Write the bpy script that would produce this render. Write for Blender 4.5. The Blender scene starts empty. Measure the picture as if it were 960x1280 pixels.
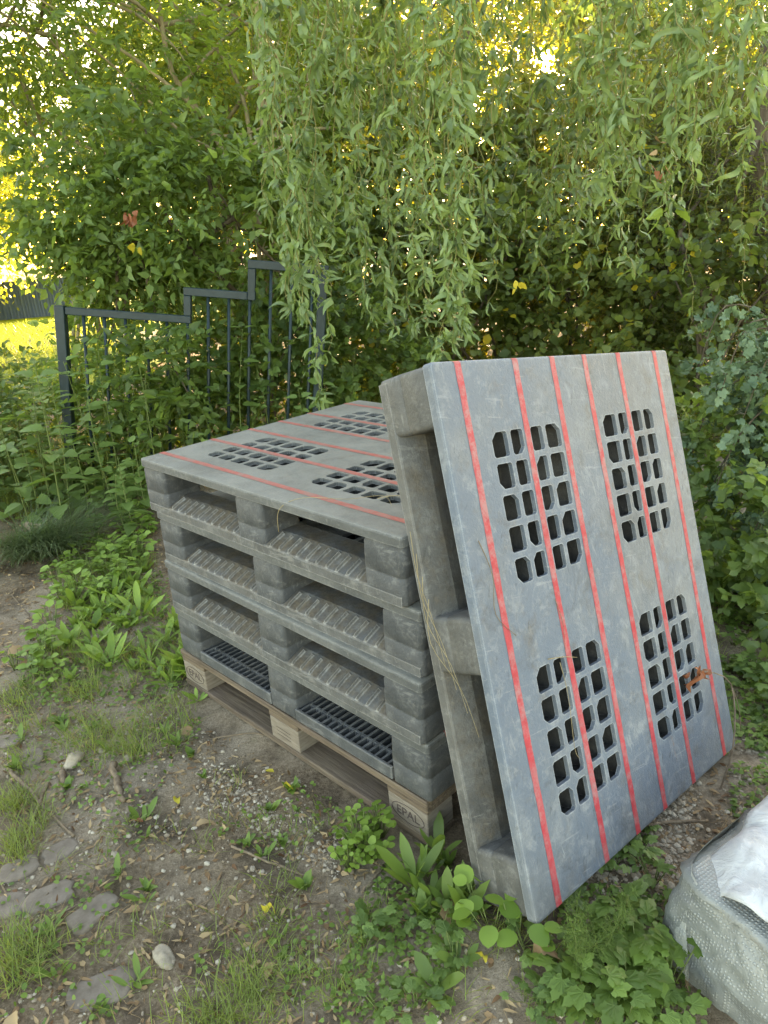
import bpy, math, random
import numpy as np
from mathutils import Matrix, Vector
sc = bpy.context.scene
R = math.radians
# ------------------------------------------------------------------ camera, sky, sun
CAM_H, PITCH, ROLL, FPX = 1.47196, 0.35229, -0.07677, 916.73
cd = bpy.data.cameras.new('camera'); cam = bpy.data.objects.new('camera', cd); sc.collection.objects.link(cam)
cam.matrix_world = Matrix.Translation((0, 0, CAM_H)) @ Matrix.Rotation(math.pi/2-PITCH, 4, 'X') @ Matrix.Rotation(ROLL, 4, 'Z')
cd.sensor_fit = 'VERTICAL'; cd.sensor_height = 36; cd.lens = FPX/1280*36
cd.clip_start = 0.05; cd.clip_end = 3000
sc.camera = cam
SUN_AZ, SUN_EL = R(13.2), R(10.6)
w = bpy.data.worlds.new('World'); sc.world = w; w.use_nodes = True
nt = w.node_tree; bg = nt.nodes['Background']
sky = nt.nodes.new('ShaderNodeTexSky'); sky.sky_type = 'NISHITA'; sky.sun_disc = False
sky.sun_elevation = SUN_EL; sky.sun_rotation = SUN_AZ; sky.air_density = 1.0; sky.dust_density = 1.5
nt.links.new(sky.outputs[0], bg.inputs[0]); bg.inputs[1].default_value = 0.15
sl = bpy.data.lights.new('sun_lamp', 'SUN'); sl.energy = 5.0; sl.angle = R(0.55); sl.color = (1, .86, .62)
so = bpy.data.objects.new('sun_lamp', sl); sc.collection.objects.link(so)
so.rotation_euler = (math.pi/2-(SUN_EL-R(1.3)), 0, math.pi-SUN_AZ+R(0.6))
vs = sc.view_settings
vs.view_transform = 'Standard'; vs.look = 'None'; vs.gamma = 1; vs.use_curve_mapping = False
sc.display_settings.display_device = 'sRGB'
vs.exposure = 3.5
vs.use_white_balance = True; vs.white_balance_temperature = 9300; vs.white_balance_tint = 14
sc.render.engine = 'CYCLES'
sc.cycles.max_bounces = 6; sc.cycles.transmission_bounces = 6; sc.cycles.diffuse_bounces = 4

# ------------------------------------------------------------------ helpers
CM = Matrix.Rotation(math.pi/2-PITCH, 3, 'X') @ Matrix.Rotation(ROLL, 3, 'Z')
def at(px, py, Y):
    d = CM @ Vector(((px-480)/FPX, -(py-640)/FPX, -1)); t = Y/d.y
    return np.array([t*d.x, Y, CAM_H+t*d.z])
def atg(px, py, z=0.0):
    d = CM @ Vector(((px-480)/FPX, -(py-640)/FPX, -1)); t = (z-CAM_H)/d.z
    return np.array([t*d.x, t*d.y, z])
def _h(ix, iy, iz, s):
    n = (ix*374761393 + iy*668265263 + iz*2147483647*3 + s*1274126177) & 0xffffffff
    n = ((n ^ (n >> 13))*1274126177) & 0xffffffff
    return ((n ^ (n >> 16)) & 0xffff)/65535.0
def vnoise(P, scale, s=0):
    p = np.asarray(P, float)*scale
    i = np.floor(p).astype(np.int64); f = p-i; f = f*f*(3-2*f); r = 0
    for a in (0, 1):
        for b in (0, 1):
            for c in (0, 1):
                wt = (f[:, 0] if a else 1-f[:, 0])*(f[:, 1] if b else 1-f[:, 1])*(f[:, 2] if c else 1-f[:, 2])
                r = r + wt*_h(i[:, 0]+a, i[:, 1]+b, i[:, 2]+c, s)
    return r
def gz(x, y):
    x = np.asarray(x, float); y = np.asarray(y, float)
    P = np.stack([x, y, x*0], -1).reshape(-1, 3)
    amp = np.exp(-np.maximum(0, np.hypot(P[:, 0], P[:, 1]-2)-5)/4)
    n = ((vnoise(P, 1.6, 1)-.5)*.035 + (vnoise(P, 6, 2)-.5)*.022 + (vnoise(P, 19, 3)-.5)*.010)*amp
    n = n + .05*np.exp(-((P[:, 0]-.17)**2+(P[:, 1]-1.2)**2)/.03)
    t = np.clip((P[:, 0]*.75+P[:, 1]*.3-.75)/.9, 0, 1)
    n = n - .085*t*t*(3-2*t)
    # footprint of the stack is flat
    q = stack_uv(P)
    d = np.maximum(np.maximum(-q[:, 0], q[:, 0]-1.2), np.maximum(-q[:, 1], q[:, 1]-1.0))
    m = np.clip(1-d/.08, 0, 1)
    n = n*(1-m) + m*(-.004)
    return n.reshape(x.shape)
SO = np.array([-.7765, 2.344]); SY = -.81097
def stack_uv(P):
    c, s = math.cos(SY), math.sin(SY); d = P[:, :2]-SO
    return np.stack([d[:, 0]*c+d[:, 1]*s, -d[:, 0]*s+d[:, 1]*c], -1)

def nrm(a): return a/np.maximum(1e-9, np.linalg.norm(a, axis=-1, keepdims=True))
class MB:
    def __init__(s): s.v = []; s.f = []; s.t = []; s.n = 0
    def add(s, v, f, tint=None):
        v = np.asarray(v, float).reshape(-1, 3)
        if isinstance(f, np.ndarray): s.f.append(f+s.n)
        else:
            by = {}
            for q in f: by.setdefault(len(q), []).append(q)
            for k in by: s.f.append(np.array(by[k], int)+s.n)
        s.v.append(v); s.n += len(v)
        s.t.append(np.full(len(v), .5) if tint is None else np.broadcast_to(np.asarray(tint, float), (len(v),)))
        return s
    def box(s, a, b, bev=0.0):
        x0, y0, z0 = a; x1, y1, z1 = b
        if bev <= 0:
            v = [(x0,y0,z0),(x1,y0,z0),(x1,y1,z0),(x0,y1,z0),(x0,y0,z1),(x1,y0,z1),(x1,y1,z1),(x0,y1,z1)]
            return s.add(v, [(0,3,2,1),(4,5,6,7),(0,1,5,4),(1,2,6,5),(2,3,7,6),(3,0,4,7)])
        e = bev
        def ring(z, k): return [(x0+k,y0,z),(x1-k,y0,z),(x1,y0+k,z),(x1,y1-k,z),(x1-k,y1,z),(x0+k,y1,z),(x0,y1-k,z),(x0,y0+k,z)]
        def ringi(z): return [(x0+e,y0+e,z),(x1-e,y0+e,z),(x1-e,y0+e,z),(x1-e,y1-e,z),(x1-e,y1-e,z),(x0+e,y1-e,z),(x0+e,y1-e,z),(x0+e,y0+e,z)]
        v = ringi(z0)+ring(z0+e, e)+ring(z1-e, e)+ringi(z1); f = []
        for k in range(3):
            for i in range(8):
                j = (i+1) % 8; f.append((k*8+i, k*8+j, (k+1)*8+j, (k+1)*8+i))
        f.append((0,6,4,2)); f.append((24,26,28,30))
        return s.add(v, f)
    def tube(s, pts, rad, n=6, tint=None, caps=True):
        pts = np.asarray(pts, float); m = len(pts)
        rad = np.broadcast_to(np.asarray(rad, float), (m,))
        tg = nrm(np.gradient(pts, axis=0))
        ref = np.array([0, 0, 1.]) if abs(tg[0][2]) < .8 else np.array([1., 0, 0])
        V = []
        a = nrm(np.cross(tg[0], ref))
        for i in range(m):
            a = nrm(a-tg[i]*(a@tg[i])); b = np.cross(tg[i], a)
            for k in range(n):
                t = 2*math.pi*k/n; V.append(pts[i]+rad[i]*(a*math.cos(t)+b*math.sin(t)))
        F = [(i*n+k, i*n+(k+1) % n, (i+1)*n+(k+1) % n, (i+1)*n+k) for i in range(m-1) for k in range(n)]
        if caps: F += [tuple(range(n-1, -1, -1)), tuple((m-1)*n+k for k in range(n))]
        return s.add(V, F, tint)
    def build(s, name, mat, parent=None, origin=(0, 0, 0), smooth=True, M=None):
        V = np.concatenate(s.v)-np.array(origin, float)
        if M is not None: V = V@np.array(M).T
        me = bpy.data.meshes.new(name)
        me.vertices.add(len(V)); me.vertices.foreach_set('co', V.ravel().astype(np.float32))
        tot = np.concatenate([np.full(len(f), f.shape[1]) for f in s.f]); loops = np.concatenate([f.ravel() for f in s.f])
        me.loops.add(len(loops)); me.polygons.add(len(tot))
        me.loops.foreach_set('vertex_index', loops.astype(np.int32))
        st = np.concatenate([[0], np.cumsum(tot)[:-1]])
        me.polygons.foreach_set('loop_start', st.astype(np.int32))
        try: me.polygons.foreach_set('loop_total', tot.astype(np.int32))
        except Exception: pass
        me.polygons.foreach_set('use_smooth', np.full(len(tot), bool(smooth)))
        at_ = me.attributes.new('tint', 'FLOAT', 'POINT'); at_.data.foreach_set('value', np.concatenate(s.t).astype(np.float32))
        me.update(calc_edges=True); me.validate()
        me.materials.append(mat)
        o = bpy.data.objects.new(name, me); sc.collection.objects.link(o)
        if parent is not None: o.parent = parent
        return o
def tag(o, label=None, cat=None, group=None, kind=None):
    if label: o['label'] = label
    if cat: o['category'] = cat
    if group: o['group'] = group
    if kind: o['kind'] = kind
    return o
def thing(name, label, cat, loc=(0, 0, 0), rz=0, group=None):
    o = bpy.data.objects.new(name, None); sc.collection.objects.link(o); o.empty_display_size = .1
    o.location = loc; o.rotation_euler = (0, 0, rz)
    return tag(o, label, cat, group)
def dup(r, label=None, group=None):
    c = r.copy(); sc.collection.objects.link(c)
    if label: c['label'] = label
    if group: c['group'] = group
    def kids(a, b):
        for ch in list(a.children):
            if ch.name in seen: continue
            d = ch.copy(); seen.add(d.name); sc.collection.objects.link(d); d.parent = b; kids(ch, d)
    seen = set(); kids(r, c)
    return c

# ------------------------------------------------------------------ materials
class NM:
    def __init__(s, name, rough=.8, spec=.3):
        s.m = bpy.data.materials.new(name); s.m.use_nodes = True; s.t = s.m.node_tree
        s.b = s.t.nodes['Principled BSDF']; s.b.inputs['Roughness'].default_value = rough
        s.b.inputs['Specular IOR Level'].default_value = spec
        s.out = s.t.nodes['Material Output']; s._o = None
    def n(s, ty, **kw):
        x = s.t.nodes.new(ty)
        for k, v in kw.items(): setattr(x, k, v)
        return x
    def l(s, a, b): s.t.links.new(a, b)
    def co(s):
        if s._o is None: s._o = s.n('ShaderNodeTexCoord').outputs['Object']
        return s._o
    def noise(s, scale, detail=4, rough=.6, vec=None, stretch=None, dist=0, off=None):
        v = vec or s.co()
        if stretch or off:
            mp = s.n('ShaderNodeMapping'); s.l(v, mp.inputs[0])
            if stretch: mp.inputs['Scale'].default_value = stretch
            if off: mp.inputs['Location'].default_value = off
            v = mp.outputs[0]
        x = s.n('ShaderNodeTexNoise'); s.l(v, x.inputs['Vector']); x.inputs['Scale'].default_value = scale
        x.inputs['Detail'].default_value = detail; x.inputs['Roughness'].default_value = rough; x.inputs['Distortion'].default_value = dist
        return x.outputs['Fac']
    def ramp(s, fac, stops, interp='LINEAR'):
        r = s.n('ShaderNodeValToRGB'); s.l(fac, r.inputs[0]); e = r.color_ramp; e.interpolation = interp
        while len(e.elements) > 1: e.elements.remove(e.elements[-1])
        for i, (p, c) in enumerate(stops):
            c = (c, c, c, 1) if isinstance(c, (int, float)) else (*c, 1)
            el = e.elements[0] if i == 0 else e.elements.new(p)
            el.position = p; el.color = c
        return r.outputs[0]
    def mix(s, fac, a, b, mode='MIX'):
        x = s.n('ShaderNodeMix', data_type='RGBA', blend_type=mode)
        for k, v in ((0, fac), (6, a), (7, b)):
            if hasattr(v, 'is_linked') or hasattr(v, 'links'): s.l(v, x.inputs[k])
            elif isinstance(v, (int, float)) and k == 0: x.inputs[0].default_value = v
            else: x.inputs[k].default_value = (*v, 1) if not isinstance(v, (int, float)) else (v, v, v, 1)
        return x.outputs[2]
    def math(s, op, a, b=0.0):
        x = s.n('ShaderNodeMath', operation=op)
        for k, v in ((0, a), (1, b)):
            if isinstance(v, (int, float)): x.inputs[k].default_value = v
            else: s.l(v, x.inputs[k])
        return x.outputs[0]
    def col(s, c):
        if isinstance(c, tuple): s.b.inputs['Base Color'].default_value = (*c, 1)
        else: s.l(c, s.b.inputs['Base Color'])
        return s
    def bump(s, h, strength=.4, dist=.01):
        x = s.n('ShaderNodeBump'); s.l(h, x.inputs['Height']); x.inputs['Strength'].default_value = strength
        x.inputs['Distance'].default_value = dist; s.l(x.outputs[0], s.b.inputs['Normal']); return s
    def up(s):   # how far the surface faces the sky
        g = s.n('ShaderNodeNewGeometry'); sp = s.n('ShaderNodeSeparateXYZ'); s.l(g.outputs['Normal'], sp.inputs[0]); return sp.outputs[2]

def leaf_mat(name, dark, light, trans, tmix=.45, rough=.45, rare=None):
    k = NM(name, rough, .35)
    a = k.n('ShaderNodeAttribute', attribute_name='tint').outputs['Fac']
    stops = [(0, dark), (.85, light)]
    if rare: stops += [(.965, light), (.985, rare)]
    c = k.ramp(a, stops)
    k.col(c)
    tr = k.n('ShaderNodeBsdfTranslucent')
    st = [(0, tuple(x*.6 for x in trans)), (.9, trans)]
    if rare: st += [(.985, tuple(min(1, x*1.8) for x in rare))]
    k.l(k.ramp(a, st), tr.inputs[0])
    mx = k.n('ShaderNodeMixShader'); mx.inputs[0].default_value = tmix
    k.l(k.b.outputs[0], mx.inputs[1]); k.l(tr.outputs[0], mx.inputs[2]); k.l(mx.outputs[0], k.out.inputs[0])
    return k.m
YEL = (.42, .33, .03)
L_willow = leaf_mat('willow_leaf', (.035, .07, .025), (.22, .31, .14), (.27, .40, .07), .40, .36)
L_ash = leaf_mat('ash_leaf', (.055, .105, .025), (.13, .205, .05), (.38, .50, .06), .52, .4, YEL)
L_bramble = leaf_mat('climber_leaf', (.04, .08, .022), (.16, .24, .07), (.34, .48, .07), .46, .38)
L_hedge = leaf_mat('hedge_leaf', (.045, .075, .02), (.12, .165, .045), (.28, .36, .05), .44, .45, YEL)
L_far = leaf_mat('far_leaf', (.07, .10, .02), (.18, .21, .03), (.62, .64, .08), .6, .5)
L_right = leaf_mat('thicket_leaf', (.055, .08, .022), (.13, .165, .045), (.36, .38, .05), .46, .45, YEL)
L_glauc = leaf_mat('glaucous_leaf', (.06, .11, .06), (.16, .24, .14), (.14, .24, .07), .3, .5)
L_nettle = leaf_mat('nettle_leaf', (.065, .115, .03), (.145, .225, .06), (.24, .36, .05), .38, .48)
L_weed = leaf_mat('weed_leaf', (.07, .125, .025), (.15, .235, .05), (.24, .36, .05), .35, .45)
L_lime = leaf_mat('lime_leaf', (.09, .165, .025), (.21, .32, .06), (.28, .42, .06), .35, .45)
L_grass = leaf_mat('grass_blade', (.09, .14, .03), (.21, .27, .08), (.42, .48, .06), .45, .45)
L_darkgrass = leaf_mat('dark_grass_blade', (.05, .085, .035), (.12, .17, .075), (.16, .24, .06), .3, .4)
L_dry = leaf_mat('dry_leaf', (.12, .055, .025), (.40, .28, .15), (.3, .16, .05), .2, .7)
L_rust = leaf_mat('rust_leaf', (.16, .055, .03), (.32, .12, .06), (.4, .12, .04), .25, .6)
L_yellow = leaf_mat('yellow_leaf', (.45, .34, .03), (.62, .52, .08), (.6, .5, .05), .3, .5)

def wood_mat(name, a, b, scale=30):
    k = NM(name, .9, .15)
    n = k.noise(scale, 6, .7, stretch=(1, 1, .25))
    k.col(k.ramp(n, [(.3, a), (.7, b)])); k.bump(n, .6, .01); return k.m
BARK = wood_mat('bark', (.05, .038, .026), (.15, .12, .085))
BARKL = wood_mat('pale_bark', (.14, .11, .06), (.34, .28, .16), 18)
STEMG = wood_mat('green_stem', (.07, .10, .03), (.16, .20, .07), 60)
WSTEM = wood_mat('willow_stem', (.16, .15, .05), (.28, .25, .10), 60)
TWIG = wood_mat('dead_twig', (.09, .06, .04), (.26, .20, .14), 50)
STRAW = wood_mat('straw', (.22, .17, .09), (.36, .29, .17), 60)

def plastic(name, a, b, scuff, dirt_amt=.5, rough=.55, top=None, blue=None):
    k = NM(name, rough, .35)
    n1 = k.noise(4, 9, .72); n2 = k.noise(22, 9, .8, dist=.4); n3 = k.noise(9, 8, .78, dist=.6, off=(3, 1, 2)); n4 = k.noise(2.2, 7, .65, off=(8, 8, 1))
    base = k.ramp(n1, [(.36, a), (.64, b)])
    if blue: base = k.mix(k.ramp(n4, [(.42, 0.0), (.60, .8)]), base, blue)
    c = k.mix(k.ramp(n2, [(.50, 0.0), (.66, .6)]), base, scuff)
    c = k.mix(k.ramp(n3, [(.54, 0.0), (.66, .6)]), c, tuple(x*.6 for x in a))
    # scratches in several directions
    for i, (st, cc, th) in enumerate((((.10, 1, 1), scuff, .66), ((1, .08, .5), scuff, .665), ((.16, .9, 1), tuple(x*.4 for x in a), .66))):
        v = k.n('ShaderNodeMapping'); k.l(k.co(), v.inputs[0]); v.inputs['Rotation'].default_value = (.1, .2, .25*(i-1)+.1)
        sN = k.noise(75+25*i, 4, .55, vec=v.outputs[0], stretch=st, dist=.3, off=(i*3, 2, 1))
        pN = k.ramp(k.noise(6+i, 4, .6, off=(i*5, 1, 2)), [(.45, 0.0), (.6, 1.0)])
        c = k.mix(k.math('MULTIPLY', k.ramp(sN, [(th-.05, 0.0), (th+.01, .5)]), pN), c, cc)
    # light worn edges
    bv = k.n('ShaderNodeBevel'); bv.samples = 4; bv.inputs['Radius'].default_value = .005; g0 = k.n('ShaderNodeNewGeometry')
    dt = k.n('ShaderNodeVectorMath', operation='DOT_PRODUCT'); k.l(bv.outputs[0], dt.inputs[0]); k.l(g0.outputs['Normal'], dt.inputs[1])
    ew = k.math('MULTIPLY', k.ramp(dt.outputs['Value'], [(.86, 1.0), (.985, 0.0)]), k.ramp(n2, [(.35, .15), (.55, .85)]))
    c = k.mix(ew, c, tuple(min(1, x*1.35) for x in scuff))
    # dust and soil settled where the pallet's own ledges face up (local z); top tone also has skylight painted in
    g = k.n('ShaderNodeNewGeometry'); vt = k.n('ShaderNodeVectorTransform', vector_type='NORMAL', convert_from='WORLD', convert_to='OBJECT')
    k.l(g.outputs['Normal'], vt.inputs[0]); sp = k.n('ShaderNodeSeparateXYZ'); k.l(vt.outputs[0], sp.inputs[0])
    if top:
        tc = k.ramp(k.noise(7, 9, .75, off=(1, 1, 5)), [(.34, tuple(x*.72 for x in top)), (.5, top), (.66, tuple(x*1.22 for x in top))])
        c = k.mix(k.math('MULTIPLY', k.ramp(sp.outputs[2], [(.75, 0.0), (.95, .85)]), k.ramp(n2, [(.3, .7), (.6, 1.0)])), c, tc)
    upf = k.ramp(sp.outputs[2], [(.3, .22), (.9, 1.0)])
    dn = k.ramp(k.noise(11, 7, .75, off=(1, 7, 3)), [(.56-.22*dirt_amt, 0.0), (.72-.15*dirt_amt, min(1, .4+dirt_amt*.6))])
    fac = k.mix(1.0, upf, dn, 'MULTIPLY')
    c = k.mix(fac, c, k.ramp(k.noise(70, 4), [(.35, (.06, .045, .029)), (.7, (.145, .113, .075))]))
    if blue:   # rubbed brown scars
        sc1 = k.noise(7, 8, .75, stretch=(.5, 2.2, 1), off=(2.2, 4, 0)); c = k.mix(k.ramp(sc1, [(.66, 0.0), (.70, .75)]), c, (.20, .12, .085))
    k.col(c)
    k.l(k.ramp(n2, [(.3, rough-.1), (.8, rough+.25)]), k.b.inputs['Roughness'])
    k.bump(k.math('ADD', k.noise(160, 4, .6), k.math('MULTIPLY', n3, .6)), .35, .005)
    return k.m
P_DECK = plastic('grey_plastic_deck', (.065, .069, .070), (.11, .113, .112), (.19, .19, .18), .12, top=(.175, .172, .148))
P_BLUE = plastic('blue_grey_plastic_deck', (.11, .122, .135), (.17, .18, .19), (.25, .262, .268), .10, .5, blue=(.095, .125, .165))
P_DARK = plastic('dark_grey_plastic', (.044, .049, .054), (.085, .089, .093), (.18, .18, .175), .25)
P_SKID = plastic('muddy_plastic', (.06, .064, .067), (.115, .118, .12), (.23, .23, .22), .8)
P_UP = plastic('weathered_plastic', (.062, .062, .060), (.115, .113, .107), (.19, .186, .175), .45)
P_RIB_SHADE = plastic('rib_plastic_painted_shade', (.022, .022, .023), (.036, .036, .035), (.06, .06, .058), .15)  # ribs coloured near-black, painting in the shade seen through the deck holes
def stripe_mat(name, red, under):
    k = NM(name, .5, .3)
    w1 = k.ramp(k.noise(26, 7, .8), [(.44, 0.0), (.60, .9)])
    w2 = k.ramp(k.noise(5, 4, .6, off=(2, 2, 2)), [(.3, 0.25), (.65, .95)])
    c = k.mix(k.math('MULTIPLY', w1, w2), k.ramp(k.noise(60, 3), [(.3, red), (.7, tuple(min(1, x*1.25) for x in red))]), under)
    k.col(c); return k.m
STR_OLD = stripe_mat('faded_red_stripe', (.30, .075, .06), (.20, .17, .145))
STR_NEW = stripe_mat('bright_red_stripe', (.34, .035, .045), (.30, .19, .19))
def plank_mat():
    k = NM('weathered_wood', .85, .15)
    g = k.noise(7, 6, .7, stretch=(.6, 14, 14)); n = k.noise(9, 4)
    c = k.ramp(g, [(.3, (.055, .04, .03)), (.5, (.12, .09, .066)), (.75, (.21, .165, .12))])
    c = k.mix(k.ramp(n, [(.45, 0.0), (.7, .6)]), c, (.14, .105, .085)); k.col(c); k.bump(g, .6, .006); return k.m
WOOD = plank_mat()
def endgrain():
    k = NM('weathered_wood_block', .85, .15)
    g = k.noise(16, 6, .7, stretch=(.8, 1, 7))
    c = k.ramp(g, [(.3, (.13, .105, .085)), (.7, (.25, .215, .175))]); k.col(c); k.bump(g, .5, .004); return k.m
WBLOCK = endgrain()
INK = NM('burnt_stamp_ink', .9).col((.07, .05, .045)).m
def soil():
    k = NM('soil', .95, .12)
    big = k.noise(1.3, 5, .6); mid = k.noise(7, 7, .7, off=(4, 4, 0)); fine = k.noise(90, 6, .75)
    c = k.ramp(fine, [(.28, (.075, .050, .031)), (.5, (.205, .15, .10)), (.75, (.38, .30, .215))])
    pale = k.ramp(k.noise(160, 4), [(.3, (.25, .198, .145)), (.7, (.43, .355, .27))])
    c = k.mix(k.ramp(big, [(.44, 0.0), (.58, .75)]), c, pale)
    c = k.mix(k.ramp(mid, [(.46, 0.0), (.62, .75)]), c, (.075, .055, .038))
    c = k.mix(k.ramp(k.noise(3.1, 6, .7, off=(9, 3, 0)), [(.62, 0.0), (.75, .5)]), c, (.07, .085, .03))
    k.col(c); k.bump(k.math('ADD', fine, k.math('MULTIPLY', k.noise(300, 4), .4)), .9, .012); return k.m
SOIL = soil()
def stone_mat(name, a, b, sc_=30):
    k = NM(name, .85, .25); n = k.noise(sc_, 6, .7)
    at_ = k.n('ShaderNodeAttribute', attribute_name='tint').outputs['Fac']
    c = k.ramp(n, [(.3, a), (.7, b)]); c = k.mix(k.ramp(at_, [(0, .8), (1, 0.0)]), c, (.13, .085, .05)); k.col(c); k.bump(n, .4, .006); return k.m
PEBBLE = stone_mat('pebble', (.27, .225, .17), (.52, .46, .37))
FLAG = stone_mat('paving_stone', (.12, .095, .075), (.22, .18, .145), 24)
ROCK = stone_mat('rough_stone', (.20, .165, .12), (.38, .325, .25), 45)
k = NM('dark_green_paint', .45, .35); nn = k.noise(20, 5)
k.col(k.ramp(nn, [(.3, (.008, .020, .024)), (.75, (.016, .034, .040))])); PAINT = k.m
k = NM('blue_sheet_metal', .5, .4); k.col((.06, .09, .14)); CORR = k.m
LAWNG = NM('lawn_turf', .9, .1); LAWNG.col(LAWNG.ramp(LAWNG.noise(4, 6), [(.3, (.12, .16, .02)), (.7, (.22, .26, .03))])); LAWNG = LAWNG.m
PATHM = NM('path_dust', .9, .1); PATHM.col(PATHM.ramp(PATHM.noise(6, 6), [(.3, (.16, .15, .11)), (.7, (.24, .22, .17))])); PATHM = PATHM.m

# ------------------------------------------------------------------ leaves
def strip(xs, ws, fold=.15, arch=0., twist=0., curl=0., serr=0.):
    """leaf along +x, verts (x, y, z): left, mid, right per station"""
    V = []; F = []
    for i, (x, wd) in enumerate(zip(xs, ws)):
        wd = wd*(1+serr*(1 if i % 2 else -1)); z = -arch*x*x + curl*math.sin(x*7)*.5
        yy = curl*math.cos(x*6)*.35 if curl else 0
        a = twist*x; c, s_ = math.cos(a), math.sin(a)
        V += [(x, yy+wd*c, z+wd*(fold*1+s_)), (x, yy, z), (x, yy-wd*c, z+wd*(fold-s_))]
    for i in range(len(xs)-1):
        b = i*3; F += [(b, b+1, b+4, b+3), (b+1, b+2, b+5, b+4)]
    return np.array(V), np.array(F)
def merge(parts):
    V = []; F = []; n = 0
    for v, f in parts: V.append(v); F.append(f+n); n += len(v)
    return np.concatenate(V), np.concatenate(F)
def turn(t, deg, sc_=1, dx=0, dy=0):
    v, f = t; a = R(deg); c, s_ = math.cos(a), math.sin(a); v = v*sc_
    return np.stack([v[:, 0]*c-v[:, 1]*s_+dx, v[:, 0]*s_+v[:, 1]*c+dy, v[:, 2]], 1), f
T_OVAL = strip([0, .3, .7, 1], [.02, .5, .42, .0], .2, .15)
T_ACUTE = strip([0, .22, .55, 1], [.02, .45, .34, .0], .25, .3)
T_DIA = (np.array([(0, 0, 0), (.45, .5, .1), (1, 0, -.1), (.45, -.5, .1)]), np.array([(0, 1, 2, 3)]))
T_SERR = strip([0, .1, .2, .3, .4, .52, .64, .76, .88, 1], [.05, .42, .50, .52, .5, .44, .36, .27, .16, 0], .22, .35, serr=.10)
T_WIL = [strip(np.linspace(0, 1, 8), np.array([.1, .35, .5, .5, .45, .35, .2, 0]), .3, ar, tw, cu) for ar, tw, cu in ((.9, 2.6, .5), (1.6, -2.2, .9), (-.8, 3.2, 1.1), (2.2, 1.6, 1.4), (.5, -3.6, .4))]
T_DOCK = strip([0, .12, .28, .45, .62, .78, .9, 1], [.08, .10, .30, .46, .5, .42, .25, 0], .2, .4, serr=.03)
lobe = strip([0, .2, .38, .5, .62, .74, .86, 1], [.04, .14, .30, .36, .30, .27, .15, .0], .2, .25, serr=.13)
T_PALM = merge([turn(lobe, 0, 1), turn(lobe, 48, .82), turn(lobe, -48, .82), turn(lobe, 100, .55), turn(lobe, -100, .55)])
T_TRI = merge([turn(T_SERR, 0, .62, .35), turn(T_SERR, 70, .5, .33, .02), turn(T_SERR, -70, .5, .33, -.02), turn(strip([0, 1], [.02, .02]), 0, .36)])
T_LOB3 = merge([turn(lobe, 0, 1), turn(lobe, 60, .8), turn(lobe, -60, .8)])
T_ROUND = strip([0, .12, .35, .6, .85, 1], [.15, .45, .6, .58, .35, 0], .12, .1)
def leaves(mb, P, D, Nn, L, W, T, tint):
    P = np.asarray(P, float); n = len(P)
    if n == 0: return
    D = nrm(D); S = nrm(np.cross(Nn, D)); Nn = np.cross(D, S)
    tv, tf = T; L = np.broadcast_to(L, (n,)); W = np.broadcast_to(W, (n,))
    V = P[:, None]+tv[None, :, 0:1]*L[:, None, None]*D[:, None]+tv[None, :, 1:2]*W[:, None, None]*S[:, None]+tv[None, :, 2:3]*W[:, None, None]*Nn[:, None]
    F = tf[None]+(np.arange(n)*len(tv))[:, None, None]
    mb.add(V.reshape(-1, 3), F.reshape(-1, tf.shape[1]), np.repeat(np.broadcast_to(tint, (n,)), len(tv)))
def ribbons(mb, A, tint=.5, r=.002):
    """N thin 3-sided stems, A (N, m, 3)"""
    A = np.asarray(A, float); n, m, _ = A.shape; off = np.array([(1, 0, 0), (-.5, .87, 0), (-.5, -.87, .3)])
    rr = np.linspace(1, .5, m)*r
    V = A[:, :, None]+off[None, None]*rr[None, :, None, None]
    F = []
    for i in range(m-1):
        for k2 in range(3):
            j = (k2+1) % 3; F.append((i*3+k2, i*3+j, (i+1)*3+j, (i+1)*3+k2))
    F = np.array(F)[None]+(np.arange(n)*m*3)[:, None, None]
    mb.add(V.reshape(-1, 3), F.reshape(-1, 4), tint)
SUND = np.array([math.sin(SUN_AZ)*math.cos(SUN_EL), math.cos(SUN_AZ)*math.cos(SUN_EL), math.sin(SUN_EL)])
def sungap(P, deg):
    d = nrm(P-np.array([0, 0, CAM_H])); return np.degrees(np.arccos(np.clip(d@SUND, -1, 1))) > deg
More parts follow.
